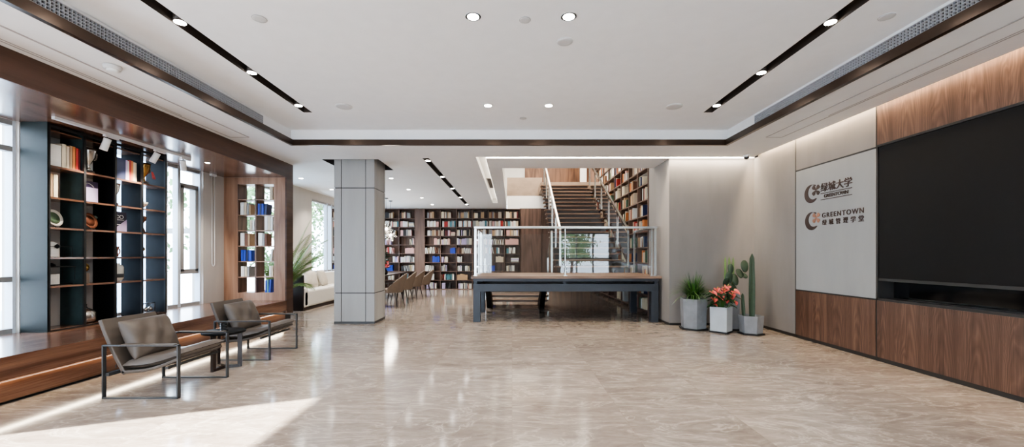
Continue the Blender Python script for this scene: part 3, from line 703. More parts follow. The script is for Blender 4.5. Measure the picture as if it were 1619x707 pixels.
# rack with three glass balls
t = thing('glass_ball_rack', 'small dark rack with three hanging glass balls, bottom shelf, last column of steel shelf', 'ornament', cell(3, 0.45, 5, 0.12))
MB().box(-0.04, 0.04, -0.13, 0.13, 0, 0.012).box(-0.03, 0.03, -0.13, -0.12, 0, 0.15).box(-0.03, 0.03, 0.12, 0.13, 0, 0.15).box(-0.03, 0.03, -0.13, 0.13, 0.14, 0.15).build('rack', 'darkwood', t)
for y in (-0.075, 0, 0.075):
    MB().lathe([(0.001, -0.034)] + [(0.034 * math.cos(a), 0.034 * math.sin(a)) for a in [PI * (k / 8 - 0.5) for k in range(1, 8)]] + [(0.001, 0.034)], 14, (0, y, 0.06)).tube([(0, y, 0.09), (0, y, 0.141)], 0.002, 5).build('glass_ball', 'silver', t)

# ---------------------------------------------------------------- walnut end bookcase of the bay
EY = 7.868; ED = 0.27
e = thing('end_bookcase', 'open backed walnut bookcase built into the far end of the window bay', 'bookcase', (-5.0, EY, 0.424))
def ep(n, m, x0, x1, y0, y1, z0, z1): return box(x0 + 5.0, x1 + 5.0, y0 - EY, y1 - EY, z0 - 0.424, z1 - 0.424).build(n, m, e)
EX0, EX1, EZ0, EZ1 = -5.335, -4.63, 0.575, 2.685
ep('side_panel', 'walnutE', XW, EX0, EY, EY + ED, 0.424, BAY - 0.004)
ep('side_panel', 'walnutE', EX1, XP - 0.031, EY, EY + ED, 0.424, BAY - 0.004)
ep('top_panel', 'walnutE', EX0, EX1, EY, EY + ED, EZ1, BAY - 0.004)
ep('bottom_panel', 'walnutE', EX0, EX1, EY, EY + ED, 0.424, EZ0)
EXM = (EX0 + EX1) / 2 - 0.005
ep('divider', 'walnutC', EXM - 0.015, EXM + 0.015, EY + 0.004, EY + ED, EZ0, EZ1)
ep('liner', 'walnutC', EX0, EX0 + 0.012, EY + 0.004, EY + ED, EZ0, EZ1)
EH = (EZ1 - EZ0) / 7
for r in range(1, 7):
    for x0, x1 in ((EX0 + 0.012, EXM - 0.015), (EXM + 0.015, EX1)):
        ep('shelf_board', 'walnutE', x0, x1, EY + 0.004, EY + ED, EZ1 - EH * r - 0.008, EZ1 - EH * r + 0.008)
def end_books(c, r, x, specs):
    base = EZ1 - EH * (r + 1) + (0.008 if r < 6 else 0) + EPS
    x0 = (EX0 + 0.014 if c == 0 else EXM + 0.017) + x
    for k, (w, h, col, tilt) in enumerate(specs):
        m = Matrix.Translation((x0, EY + 0.03, base)) @ Matrix.Rotation(tilt, 4, 'Y')
        if tilt > 0: m = Matrix.Translation((x0, EY + 0.03, base + w * math.sin(tilt))) @ Matrix.Rotation(tilt, 4, 'Y')
        put_book(m, w, h, 0.17, col, '%s%s book, %s from left, %s shelf down, %s column of end bookcase' % ('leaning ' if tilt else '', col, ORD[k], ORD[r], ('left', 'right')[c]), 'books in the bay end bookcase', 90000)
        x0 += w * math.cos(tilt) + h * math.sin(max(tilt, 0)) * 0.4 + 0.002
end_books(0, 1, 0.02, [(0.07, 0.24, 'white', 0), (0.05, 0.24, 'beige', 0), (0.045, 0.23, 'grey', 0), (0.03, 0.2, 'tan', 0)])
end_books(1, 0, 0.24, [(0.03, 0.25, 'cream', 0), (0.028, 0.24, 'beige', 0)])
end_books(1, 1, 0.01, [(0.035, 0.22, 'blue', 0), (0.035, 0.22, 'navy', 0), (0.04, 0.22, 'blue', 0), (0.05, 0.215, 'navy', 0.1)])
end_books(0, 2, 0.2, [(0.05, 0.2, 'cream', 0), (0.045, 0.2, 'white', 0)])
end_books(1, 2, 0.14, [(0.06, 0.27, 'white', 0), (0.05, 0.27, 'cream', 0), (0.05, 0.265, 'white', 0)])
end_books(0, 3, 0.02, [(0.08, 0.25, 'white', 0), (0.06, 0.24, 'brown', 0), (0.04, 0.24, 'tan', 0)])
end_books(1, 3, 0.02, [(0.08, 0.25, 'white', 0), (0.04, 0.24, 'grey', 0), (0.04, 0.24, 'brown', 0)])
end_books(0, 4, 0.03, [(0.045, 0.22, 'blue', 0), (0.05, 0.22, 'blue', 0), (0.045, 0.22, 'navy', 0), (0.06, 0.21, 'blue', 0)])
end_books(1, 4, 0.25, [(0.03, 0.23, 'white', 0.12)])
end_books(0, 5, 0.03, [(0.07, 0.2, 'white', 0), (0.05, 0.19, 'cream', 0), (0.04, 0.2, 'grey', 0)])
end_books(1, 5, 0.23, [(0.04, 0.21, 'white', 0), (0.035, 0.21, 'cream', 0)])
end_books(1, 6, 0.15, [(0.035, 0.24, 'blue', 0), (0.035, 0.25, 'teal', 0), (0.035, 0.25, 'blue', 0.06)])

# ---------------------------------------------------------------- rear bookcases
RY, RD, RC, RTOP = 15.46, 0.32, 0.611, 3.085
RROW = [RTOP - 0.02 - 0.338 * (k + 1) for k in range(9)]
def rear_case(x0, n, label):
    t = thing('bookcase', label, 'bookcase', (x0, RY, 0))
    def p(nm, m, *a): return box(*a).build(nm, m, t)
    L = n * RC
    p('back_panel', 'walnutC', 0, L, RD - 0.012, RD, 0, RTOP)
    for k in range(n + 1): p('upright', 'walnutC', k * RC - 0.013, k * RC + 0.013, 0, RD - 0.012, 0, RTOP)
    p('top_board', 'walnutC', 0, L, 0.002, RD - 0.012, RTOP - 0.025, RTOP)
    for z in RROW: p('shelf_board', 'walnutC', 0.013, L - 0.013, 0.003, RD - 0.012, z - 0.025, z)
    return t
U2X = -3.344; U1X = -3.705 - 3 * RC
rear_case(U2X, 6, 'wide six column walnut bookcase against the rear wall, right of the wood pier')
rear_case(U1X, 3, 'narrower walnut bookcase against the rear wall, partly behind the grey column')
box(-3.69, -3.36, 15.47, 15.82, 0, 3.09).build('pier', 'walnutC', BW)
MIX = ['white', 'white', 'cream', 'beige', 'white', 'grey', 'cream', 'teal', 'pink', 'brown', 'white', 'red']
WARM = ['cream', 'tan', 'brown', 'grey', 'beige', 'black', 'tan', 'maroon']
COOL = ['white', 'white', 'grey', 'cream', 'white', 'lilac', 'black', 'pink', 'beige']
rear = {0: [(.15, .6), (0, .7), (.05, .8), (.05, .75), (0, .85), (.05, .88)], 1: [(.15, .96), (.1, .95), (.1, .97), (0, .96), (0, .96), (0, .9)],
        2: [(.15, .97), [(0, .62), (.65, .97, 'flat')], (0, .86), (.3, .9), (0, .9), (.1, .95)], 3: [(.58, .97), (0, .6), (0, .97), (.5, .95), (0, .96), (.02, .9, 'pink')],
        4: [(0, .97), (.6, .97, 'blue'), (0, .97), (.6, .95), (0, .7), (.1, .7)], 5: [(.48, .97, 'blue'), (.02, .45), (0, .36), (.5, .7), (.45, .97, 'beige'), (.4, .97, 'flat')],
        6: [(0, .6), (.02, .48), (.05, .97), (.7, .95), (.05, .4, 'blue'), (.1, .66)], 7: [(.15, .6), (0, .86), (0, .72, 'tan'), None, (.45, .9, 'beige'), (.1, .5)],
        8: [(.1, .76), (0, .66), (.1, .97), None, None, None]}
rear1 = {0: [None, (.1, .62), (.05, .72)], 1: [None, (.1, .97), [(.05, .56), (.6, .97, 'flat')]], 2: [None, (.2, .8), (.05, .82)], 3: [None, (.1, .5), (.65, .97)],
         4: [None, (0, .66), (.35, .97, 'pink')], 5: [None, (.6, .97), (.05, .97)], 6: [None, (.1, .6, 'blue'), (.1, .97)], 7: [None, (.3, .66), (.3, .62)], 8: [None, None, (.3, .8)]}
RND = random.Random(3)
def rear_fill(table, x0, which, names):
    for r, cells in table.items():
        for c, spec in enumerate(cells):
            if spec is None: continue
            for s in (spec if isinstance(spec, list) else [spec]):
                fr = Matrix.Translation((x0 + c * RC + 0.014, RY, RROW[r] + EPS))
                pal = WARM if r == 0 else (WARM + COOL if r == 2 else (MIX if r in (1, 4, 7) else COOL))
                flat = len(s) > 2 and s[2] == 'flat'
                if len(s) > 2 and not flat: pal = [s[2]]
                w = '%s shelf down, %s column of %s' % (ORD[r], names[c], which)
                # cells further from the optical axis of the view and unobstructed come first
                fill(fr, RC - 0.028, s[0], s[1], 0.31, pal, w, 'books in the rear bookcases', 1714 * (1.0 if c < 3 else 0.8), lean=0.0 if (r < 3 or len(s) > 2) else 0.3, flat=flat, rnd=RND)
rear_fill(rear, U2X, 'wide rear bookcase', ORD)
rear_fill(rear1, U1X, 'narrow rear bookcase', ['left', 'middle', 'right'])

# ---------------------------------------------------------------- tall bookcase on the stair side wall
GX, GY0, GC, GN = 2.90, 8.655, 0.71, 9
GROW = [0.105 + 0.345 * k for k in range(15)]
t = thing('bookcase', 'two storey walnut bookcase lining the side wall beside the stairs', 'bookcase', (GX, GY0, 0))
def gp(n, *a): return box(*a).build(n, 'walnutC', t)
gp('back_panel', 0.34, 0.36, 0, GN * GC, 0, 5.3)
for k in range(GN + 1): gp('upright', 0, 0.34, k * GC - 0.013, k * GC + 0.013, 0, 5.3)
for z in GROW: gp('shelf_board', 0.003, 0.34, 0.013, GN * GC - 0.013, z - 0.025, z)
gp('top_board', 0, 0.34, 0, GN * GC, 5.28, 5.3)
RND = random.Random(11)
GPAL = ['white', 'cream', 'beige', 'tan', 'white', 'brown', 'orange', 'cream', 'grey', 'pink', 'red', 'navy', 'green']
for c in range(GN):
    for r, z in enumerate(GROW[:-2]):
        if r in (1, 2) and c > 4: continue
        if c > 5 and r < 7: continue
        if r in (3, 4) and c > 3: continue
        if r == 0 and c > 3: continue
        if r > 9 and c < 2: continue
        # frame: looking along +x; left of a viewer facing the case is larger y
        fr = Matrix.Translation((GX, GY0 + (c + 1) * GC - 0.014, z + EPS)) @ Matrix.Rotation(-PI / 2, 4, 'Z')
        a = RND.choice((0.0, 0.1, 0.35, 0.05)); bnd = min(1.0, a + RND.uniform(0.3, 0.75))
        if r >= 12: continue
        w = '%s shelf up, %s column of stair bookcase' % (ORD[r], ORD[c])
        fill(fr, GC - 0.028, a, bnd, 0.32, GPAL, w, 'books in the stair bookcase', 640 * 640 * 2.9 / (GY0 + (c + 0.5) * GC) ** 3 * (1.3 if 5 <= r <= 9 else 0.3), lean=0.15, rnd=RND, tall=0.86)

cells = {}
for q in BOOKS:
    q['cell'] = q['label'].split(',', 2)[-1] if q['prio'] < 9000 else q['group']
    cells[q['cell']] = max(cells.get(q['cell'], 0), q['prio'])
BOOKS.sort(key=lambda q: (-cells[q['cell']], q['cell'], -q['prio']))    # whole shelf cells, the largest in view first
N_IND = 300
cache = {}
for q in BOOKS[:N_IND]:
    mb = MB(); book_mesh(mb, q['w'], q['h'], q['d'], Matrix())
    o = mb.build('book', ['book_' + q['col'], 'paper']); o.matrix_world = q['mat']
    tag(o, q['label'], 'book', q['group'])
rest = BOOKS[N_IND:]
mb = MB(); cols = sorted(BOOK_COLS)
for q in rest:
    n0 = len(mb.bm.faces); book_mesh(mb, q['w'], q['h'], q['d'], q['mat']); mb.bm.faces.ensure_lookup_table()
    ci = cols.index(q['col'])
    for f in mb.bm.faces[n0:]: f.material_index = ci if f.material_index == 0 else len(cols)
o = mb.build('book_collection', ['book_' + c for c in cols] + ['paper'])
tag(o, 'many small distant books filling the remaining shelves of rear and stair bookcases', 'books', kind='stuff')

# ---------------------------------------------------------------- column
CX0, CX1, CY0, CY1 = -3.378, -2.612, 7.69, 8.33
c = thing('column', 'square column clad in pale grey panels with dark joints and base', 'column', ((CX0 + CX1) / 2, (CY0 + CY1) / 2, 0))
c['kind'] = 'structure'
mx, my = (CX0 + CX1) / 2, (CY0 + CY1) / 2
hw, hd = (CX1 - CX0) / 2, (CY1 - CY0) / 2
box(-hw + 0.012, hw - 0.012, -hd + 0.012, hd - 0.012, 0, 3.29).build('core', 'dark', c)
zs = [(0.045, 0.578), (0.594, 2.575), (2.591, 3.29)]
xs = [(-hw, -hw + 0.128), (-hw + 0.142, -hw + 0.59), (-hw + 0.604, hw)]
ysd = [(-hd, -hd + 0.13), (-hd + 0.144, hd - 0.1), (hd - 0.086, hd)]
for z0, z1 in zs:
    for x0, x1 in xs:
        box(x0, x1, -hd, -hd + 0.012, z0, z1).build('cladding_panel', 'colm', c); box(x0, x1, hd - 0.012, hd, z0, z1).build('cladding_panel', 'colm', c)
    for y0, y1 in ysd:
        for sx in (-hw, hw - 0.012): box(sx, sx + 0.012, y0 + 0.0005, y1 - 0.0005, z0, z1).build('cladding_panel', 'colm', c)
box(-hw - 0.004, hw + 0.004, -hd - 0.004, hd + 0.004, 0, 0.045).build('base', 'gun', c)

# ---------------------------------------------------------------- staircase with landing
LX0, LX1, LY0, LY1, LZ = -0.755, 2.85, 7.87, 9.42, 0.90
s = thing('staircase', 'half turn staircase with walnut open treads and a raised landing on black steel frame', 'staircase', (1.0, 8.6, 0))
def st(n, m, *a, **k): o = box(*a).build(n, m, s, **k); o.location = (-1.0, -8.6, 0); return o
def stm(mb, n, m, **k): o = mb.build(n, m, s, **k); o.location = (-1.0, -8.6, 0); return o
st('landing_deck', 'walnutX', LX0 - 0.04, LX1 + 0.05, LY0 - 0.03, LY1, LZ - 0.05, LZ, bevel=0.004)
st('deck_frame', 'tabsteel', LX0, LX1, LY0, LY1 - 0.05, LZ - 0.105, LZ - 0.05)
st('beam', 'tabsteel', LX0, LX1, LY0, LY0 + 0.14, 0.60, 0.745); st('beam', 'tabsteel', LX0, LX1, LY1 - 0.19, LY1 - 0.05, 0.60, 0.745)
for x in (LX0, LX1 - 0.14): st('beam', 'tabsteel', x, x + 0.14, LY0 + 0.14, LY1 - 0.19, 0.60, 0.745)
for x in (LX0 + 0.01, 1.0, LX1 - 0.07):
    for y in (LY0 + 0.03, LY1 - 0.13): st('spacer', 'tabsteel', x, x + 0.06, y, y + 0.06, 0.745, LZ - 0.105)
for x in (LX0, LX1 - 0.14):
    for y in (LY0, LY1 - 0.19): st('leg', 'tabsteel', x, x + 0.14, y, y + 0.14, 0.0, 0.60, bevel=0.003)
RISE, RUN = 0.15, 0.26
FX0, FX1 = 1.0, 2.68
for k in range(1, 20):
    z, y = LZ + RISE * k, 9.42 + RUN * (k - 1)
    st('tread', 'walnutX', FX0, FX1, y, y + 0.275, z - 0.03, z, bevel=0.004)
    st('riser', 'darkwood', FX0 + 0.06, FX1 - 0.06, y + 0.03, y + 0.04, z - RISE, z - 0.03)  # dark board added to stand for the shaded gap between open treads
N = 19
for x in (1.28, 2.42):
    mb = MB(); y1, z1 = 9.42 + RUN * N, LZ + RISE * N
    mb.prism([(9.38, LZ - 0.2), (9.38, LZ + 0.02), (y1 + 0.1, z1 + 0.02), (y1 + 0.1, z1 - 0.24)], x - 0.03, x + 0.03, Matrix(((0, 0, 1, 0), (1, 0, 0, 0), (0, 1, 0, 0), (0, 0, 0, 1))))
    stm(mb, 'stringer', 'blacksteel')
# lower flight going down and away on the left
for k in range(1, 6):
    z, y = LZ - RISE * k, 9.42 + RUN * (k - 1)
    st('tread', 'walnutX', -0.66, 0.92, y - 0.01, y + 0.265, z - 0.05, z, bevel=0.004)
for x in (-0.56, 0.74):
    mb = MB().prism([(9.3, 0.9 - 0.16), (9.3, 0.9 - 0.36), (10.05, 0.0), (10.75, 0.0), (10.72, 0.05)], x - 0.06, x + 0.06, Matrix(((0, 0, 1, 0), (1, 0, 0, 0), (0, 1, 0, 0), (0, 0, 0, 1))))
    stm(mb, 'stringer', 'blacksteel')

def balustrade(name, label, loc): return thing(name, label, 'balustrade', loc)
def gl(mb_pts, par, nm='glass_panel'):
    """thin solid glass sheet from a vertical polygon"""
    o = MB().quad(*mb_pts).build(nm, 'glass', par); return o
# landing balustrade
b = balustrade('glass_balustrade', 'clear glass balustrade with flat steel handrail around the front of the stair landing', (0, 0, LZ))
HZ = 1.868 - LZ
def bb(n, m, *a, **k): return box(*a).build(n, m, b, **k)
fy = LY0 + 0.05; lx = LX0 + 0.04; rx = LX1 - 0.05
bb('handrail', 'inox', lx - 0.03, rx + 0.06, fy - 0.025, fy + 0.025, HZ - 0.045, HZ, bevel=0.006)
bb('handrail', 'inox', lx - 0.03, lx + 0.02, fy + 0.025, 9.36, HZ - 0.045, HZ, bevel=0.006)
bb('handrail', 'inox', rx + 0.01, rx + 0.06, fy + 0.025, 9.36, HZ - 0.045, HZ, bevel=0.006)
for x, y, w, d in ((lx, fy, 0.045, 0.02), (rx, fy, 0.045, 0.02), (rx - 0.07, fy, 0.02, 0.02), (lx + 0.0, 9.33, 0.05, 0.02), (lx + 0.0, 8.7, 0.02, 0.045), (1.04, fy, 0.018, 0.018), (rx + 0.02, 9.33, 0.045, 0.02)):
    bb('post', 'inox', x - w / 2, x + w / 2, y - d / 2, y + d / 2, 0, HZ - 0.045)
    bb('post_foot', 'inox', x - 0.035, x + 0.035, y - 0.03, y + 0.03, 0, 0.012)
for x0, x1 in ((lx + 0.04, 1.02), (1.06, rx - 0.1)):
    gl([(x0, fy, 0.06), (x1, fy, 0.06), (x1, fy, 0.815), (x0, fy, 0.815)], b)
    for x in (x0, x1):
        for z in (0.18, 0.7): bb('clamp', 'inox', x - 0.03, x + 0.03, fy - 0.012, fy + 0.012, z - 0.012, z + 0.012)
gl([(lx, fy + 0.04, 0.06), (lx, 9.28, 0.06), (lx, 9.28, 0.815), (lx, fy + 0.04, 0.815)], b)
# flight balustrades
def tread_top(y, up):
    if up: return LZ + RISE * max(0, math.floor((y - 9.42) / RUN) + 1)
    return LZ - RISE * max(0, math.floor((y - 9.41) / RUN) + 1)
def flight_rail(label, x, y0, z0, y1, z1, ny):
    b = balustrade('flight_balustrade', label, (x, y0, z0 - 0.95)); bz = z0 - 0.95
    MB().bar((0, 0, z0 - bz), (0, y1 - y0, z1 - bz), 0.045, 0.045).build('handrail', 'inox', b)
    sl = (z1 - z0) / (y1 - y0)
    for k in range(ny + 1):
        y = (y1 - y0) * k / ny; zt = z0 - bz + sl * y
        box(-0.022, 0.022, y - 0.012, y + 0.012, max(0.0, tread_top(y + y0, sl > 0)) - bz + 0.0006, zt - 0.02).build('post', 'inox', b)
        if k < ny:
            ya, yb = y + 0.05, (y1 - y0) * (k + 1) / ny - 0.05
            za, zb = z0 - bz + sl * ya, z0 - bz + sl * yb
            gl([(0, ya, za - 0.82), (0, yb, zb - 0.82), (0, yb, zb - 0.12), (0, ya, za - 0.12)], b)
    return b
SL = RISE / RUN
flight_rail('glass balustrade with steel posts along the left side of the upper flight', 1.13, 9.5, 1.90, 14.2, 1.90 + SL * 4.7, 5)
flight_rail('glass balustrade with steel posts along the right side of the upper flight, beside bookcase', 2.72, 9.5, 1.90, 14.2, 1.90 + SL * 4.7, 5)
flight_rail('short glass balustrade on the inner side of the lower flight', 0.93, 9.46, 1.86, 10.5, 1.86 - SL * 1.04, 1)
flight_rail('short glass balustrade on the outer left side of the lower flight', -0.70, 9.46, 1.84, 10.5, 1.84 - SL * 1.04, 1)

# ---------------------------------------------------------------- lounge chairs
def lounge(loc, label):
    t = thing('lounge_chair', label, 'armchair', loc, 0, 'lounge chairs by the window bench')
    # local: x forward, y across; origin = floor centre. side frames at y=+-0.315
    L0, L1, W, A = -0.345, 0.345, 0.315, 0.487
    for sy in (-1, 1):
        y = sy * W
        MB().box(L0, L0 + 0.012, y - 0.018, y + 0.018, 0, A).box(L1 - 0.012, L1, y - 0.018, y + 0.018, 0, A).box(L0, L1, y - 0.018, y + 0.018, 0, 0.012).box(L0, L1, y - 0.018, y + 0.018, A - 0.012, A).build('side_frame', 'gun', t, bevel=0.002)
        box(L0 + 0.17, L1 - 0.03, y - 0.022, y + 0.022, A - 0.002, A + 0.008).build('arm_pad', 'leather', t, bevel=0.003)
    box(L0 + 0.02, L0 + 0.05, -W, W, 0.20, 0.23).build('cross_bar', 'gun', t); box(L1 - 0.13, L1 - 0.10, -W, W, 0.265, 0.285).build('cross_bar', 'gun', t)
    w = 0.285
    # sling shell: back and seat
    def seatpt(u): return (-0.22 + 0.53 * u, 0.215 + 0.10 * u + 0.02 * u * u - 0.03 * math.sin(PI * u))
    def mk(prof, th, name, mat, ww, bev):
        mb = MB(); n = len(prof)
        nrm = []
        for i in range(n):
            a, b2 = prof[max(i - 1, 0)], prof[min(i + 1, n - 1)]; d = Vector((b2[0] - a[0], b2[1] - a[1])).normalized(); nrm.append((-d.y, d.x))
        poly = [(p[0], p[1]) for p in prof] + [(p[0] + th * q[0], p[1] + th * q[1]) for p, q in reversed(list(zip(prof, nrm)))]
        mb.prism(poly, -ww, ww, Matrix(((1, 0, 0, 0), (0, 0, -1, 0), (0, 1, 0, 0), (0, 0, 0, 1))))
        return mb.build(name, mat, t, bevel=bev)
    mk([seatpt(k / 10) for k in range(11)], 0.028, 'seat_sling', 'leather', w, 0.006)
    mk([(-0.20 - 0.23 * k / 8 - 0.015 * math.sin(PI * k / 8), 0.2 + 0.50 * k / 8) for k in range(9)], -0.035, 'backrest', 'leather', w, 0.008)
    # seat cushion, rounded front
    mb = MB(); n = 16
    def top(u, v):
        x = -0.23 + 0.58 * u; z0 = 0.215 + 0.10 * u + 0.02 * u * u - 0.03 * math.sin(PI * u) + 0.03
        e = (1 - abs(2 * u - 1) ** 6) ** 0.5 * (1 - abs(2 * v - 1) ** 8) ** 0.5
        return Vector((x, (2 * v - 1) * w * 0.985, z0 + 0.04 + 0.066 * e + 0.004 * e * math.sin(14 * v + 3) * math.sin(11 * u)))
    def bot(u, v):
        x = -0.23 + 0.58 * u; z0 = 0.215 + 0.10 * u + 0.02 * u * u - 0.03 * math.sin(PI * u) + 0.03
        e = (1 - abs(2 * u - 1) ** 6) ** 0.5 * (1 - abs(2 * v - 1) ** 8) ** 0.5
        return Vector((x, (2 * v - 1) * w * 0.985, z0 + 0.035 - 0.034 * e))
    mb.grid(top, n, n).grid(bot, n, n); bmesh.ops.remove_doubles(mb.bm, verts=mb.bm.verts[:], dist=0.0004)
    mb.build('seat_cushion', 'leatherL', t, sub=1)
    # loose back pillow
    a = math.radians(62)
    m = Matrix.Translation((-0.205, 0.01, 0.515)) @ Matrix.Rotation(-math.radians(26), 4, 'Y') @ Matrix.Rotation(PI / 2, 4, 'Y') @ Matrix.Rotation(PI / 2, 4, 'Z')
    m = Matrix.Translation((-0.195, 0.0, 0.51)) @ Matrix.Rotation(-math.radians(24), 4, 'Y') @ Matrix(((0, 0, 1, 0), (1, 0, 0, 0), (0, 1, 0, 0), (0, 0, 0, 1)))
    MB().cushion(0.52, 0.40, 0.17, m, 22, 0.011, 4).build('back_pillow', 'leather', t, sub=1)
    box(-0.262, -0.255, -w - 0.004, -w + 0.002, 0.27, 0.30).build('fabric_tag', 'black', t)
    return t
ch = lounge((-3.37, 3.995, 0), 'taupe leather lounge chair with steel frame, nearest to the camera, before the display shelf')
dup(ch, (-3.345, 5.335, 0), 0, 'taupe leather lounge chair with steel frame, farther one, behind the round side table')

# side table and tumbler
t = thing('side_table', 'small round dark side table standing between the two lounge chairs', 'table', (-3.33, 4.68, 0), 0.25)
MB().lathe([(0.205, 0.405), (0.215, 0.41), (0.215, 0.428), (0.21, 0.432)], 40).build('table_top', 'blacksteel', t)
for k, a in enumerate((0.2, 2.3, 4.4)):
    r = 0.155; x, y = r * math.cos(a), r * math.sin(a)
    MB().bar((x, y, 0.0), (x, y, 0.405), 0.03, 0.045, (math.cos(a), math.sin(a), 0)).build('leg', 'darkwood', t)
    MB().bar((0, 0, 0.016), (x, y, 0.016), 0.045, 0.03).build('foot_bar', 'darkwood', t)
t = thing('tumbler', 'black faceted glass tumbler standing on the round side table', 'cup', (-3.30, 4.64, 0.4325))
mb = MB()
for k in range(5):
    mb.lathe([(0.033, 0.018 * k), (0.042, 0.018 * k + 0.009), (0.034, 0.018 * k + 0.018)], 10)
mb.build('body', 'gloss', t)
MB().lathe([(0.034, 0.09), (0.036, 0.096), (0.03, 0.096), (0.028, 0.089)], 16).build('rim', 'blacksteel', t)

# ---------------------------------------------------------------- sofa behind the portal
SXB, SXF, SY, SE = -5.58, -4.86, 9.42, 13.2
t = thing('sofa', 'long cream ribbed sofa with dark wood end panel under the rear window', 'sofa', (-5.2, 11.3, 0))
def so(n, m, *a, **k): o = box(*a).build(n, m, t, **k); o.location = (5.2, -11.3, 0); return o
so('end_panel', 'darkwood', SXB, SXF, SY, SY + 0.05, 0.0, 0.84, bevel=0.004)
so('end_panel', 'darkwood', SXB, SXF, SE, SE + 0.05, 0.0, 0.84, bevel=0.004)
so('plinth', 'darkwood', SXB, SXF - 0.02, SY + 0.05, SE, 0.0, 0.07)
so('seat', 'sofa', SXB + 0.2, SXF, SY + 0.05, SE, 0.07, 0.47, bevel=0.05)
so('backrest', 'sofa', SXB, SXB + 0.22, SY + 0.05, SE, 0.07, 0.82, bevel=0.04)
mb = MB().prism([(SXB + 0.05, 0.07), (SXF, 0.07), (SXF, 0.52), (SXF - 0.15, 0.62), (SXB + 0.3, 0.82), (SXB + 0.05, 0.82)], SY + 0.05, SY + 0.24, Matrix(((1, 0, 0, 0), (0, 0, 1, 0), (0, 1, 0, 0), (0, 0, 0, 1))))
o = mb.build('armrest', 'sofa', t, bevel=0.03); o.location = (5.2, -11.3, 0)
for k, (y, lab) in enumerate(((9.93, 'beige square cushion on the sofa, nearest to the armrest'), (10.48, 'second beige cushion along the sofa, leaning behind the first'), (11.15, 'third beige cushion along the sofa, beside the column edge'))):
    m = Matrix.Translation((0, 0, 0.22)) @ Matrix.Rotation(math.radians(-18), 4, 'Y') @ Matrix(((0, 0, 1, 0), (1, 0, 0, 0), (0, 1, 0, 0), (0, 0, 0, 1)))
    o = MB().cushion(0.46, 0.44, 0.15, m, 12, 0.003, k).build('cushion', 'cushion'); o.location = (SXB + 0.36, y, 0.472); o.rotation_euler = (0, 0, (0.1, -0.25, 0.12)[k])
    tag(o, lab, 'cushion', 'sofa cushions')

# ---------------------------------------------------------------- palm, pots, plants
def frond(mb, base, az, L, rise, droop, nl=26, lw=0.018, ll=0.3, rnd=random):
    d = Vector((math.cos(az), math.sin(az), 0)); side = Vector((-d.y, d.x, 0)); pts = []
    for k in range(13):
        u = k / 12; pts.append(Vector(base) + d * L * (u ** 1.15) * 0.8 + Vector((0, 0, rise * u - droop * u ** 2.6)))
    mb.tube(pts, 0.008, 5, 0.003)
    for k in range(nl):
        u = 0.2 + 0.8 * k / (nl - 1); i = min(int(u * 12), 11); p = pts[i].lerp(pts[i + 1], u * 12 - i)
        tan = (pts[min(i + 1, 12)] - pts[i]).normalized(); l = ll * math.sin(PI * (0.18 + 0.78 * u)) 
        for sg in (-1, 1):
            q = p + (side * sg * 0.75 + tan * 0.7).normalized() * l + Vector((0, 0, -0.25 * l)); mid = p.lerp(q, 0.45) + Vector((0, 0, 0.03 * l))
            wv = tan * lw * 0.5
            mb.bm.faces.new([mb.bm.verts.new(v) for v in (p, mid - wv, q, mid + wv)])
RND = random.Random(5)
t = thing('potted_palm', 'large feathery palm behind the wood portal, beside the sofa end', 'plant', (-5.18, 8.95, 0))
MB().lathe([(0.17, 0), (0.2, 0.02), (0.24, 0.42), (0.25, 0.44), (0.22, 0.44), (0.21, 0.4)], 24).build('pot', 'conc', t)
MB().lathe([(0.001, 0.4), (0.212, 0.4)], 20, cap=False).build('soil', 'soil', t)
for k in range(17):
    az = k * 2.4 + 0.3; L = RND.uniform(0.6, 1.0); hgt = RND.uniform(0.75, 1.35)
    if math.cos(az) < -0.3: L *= 0.3
    if math.sin(az) < -0.2: L *= 0.55
    mb = MB(); frond(mb, (0.05 * math.cos(az), 0.05 * math.sin(az), 0.4), az, L, hgt, RND.uniform(0.15, 0.5), rnd=RND)
    mb.build('frond', 'leafp', t, normals=False)
for az, L, rise, dr in ((0.25, 1.2, 1.75, 0.5), (0.05, 1.15, 1.45, 0.55), (-0.25, 0.95, 1.7, 0.35), (0.55, 1.1, 1.9, 0.4), (0.1, 0.9, 1.05, 0.4), (-0.1, 1.0, 0.75, 0.6), (0.4, 0.75, 2.0, 0.3)):
    mb = MB(); frond(mb, (0.05, 0.02, 0.4), az, L, rise, dr, 34, 0.024, 0.34); mb.build('frond', 'leafp', t, normals=False)

def hexpot(t, r, h, n, rz, mat, taper=1.0, saucer=True):
    poly = [(r * math.cos(rz + 2 * PI * k / n), r * math.sin(rz + 2 * PI * k / n)) for k in range(n)]
    mb = MB(); z0 = 0.025 if saucer else 0
    rings = [[(x * f, y * f, z) for x, y in poly] for f, z in ((taper, z0), (1.0, h), (0.9, h), (0.88, h - 0.05))]
    vs = [[mb.bm.verts.new(p) for p in rg] for rg in rings]
    for a, b in zip(vs, vs[1:]):
        for k in range(n): mb.bm.faces.new((a[k], a[(k + 1) % n], b[(k + 1) % n], b[k]))
    mb.bm.faces.new(vs[0])
    mb.build('pot', mat, t, bevel=0.006)
    MB().prism([(x * 0.89, y * 0.89) for x, y in poly], h - 0.06, h - 0.045).build('soil', 'soil', t)
    if saucer: MB().prism([(x * 1.06, y * 1.06) for x, y in poly], 0, 0.025).build('saucer', 'black', t, bevel=0.004)

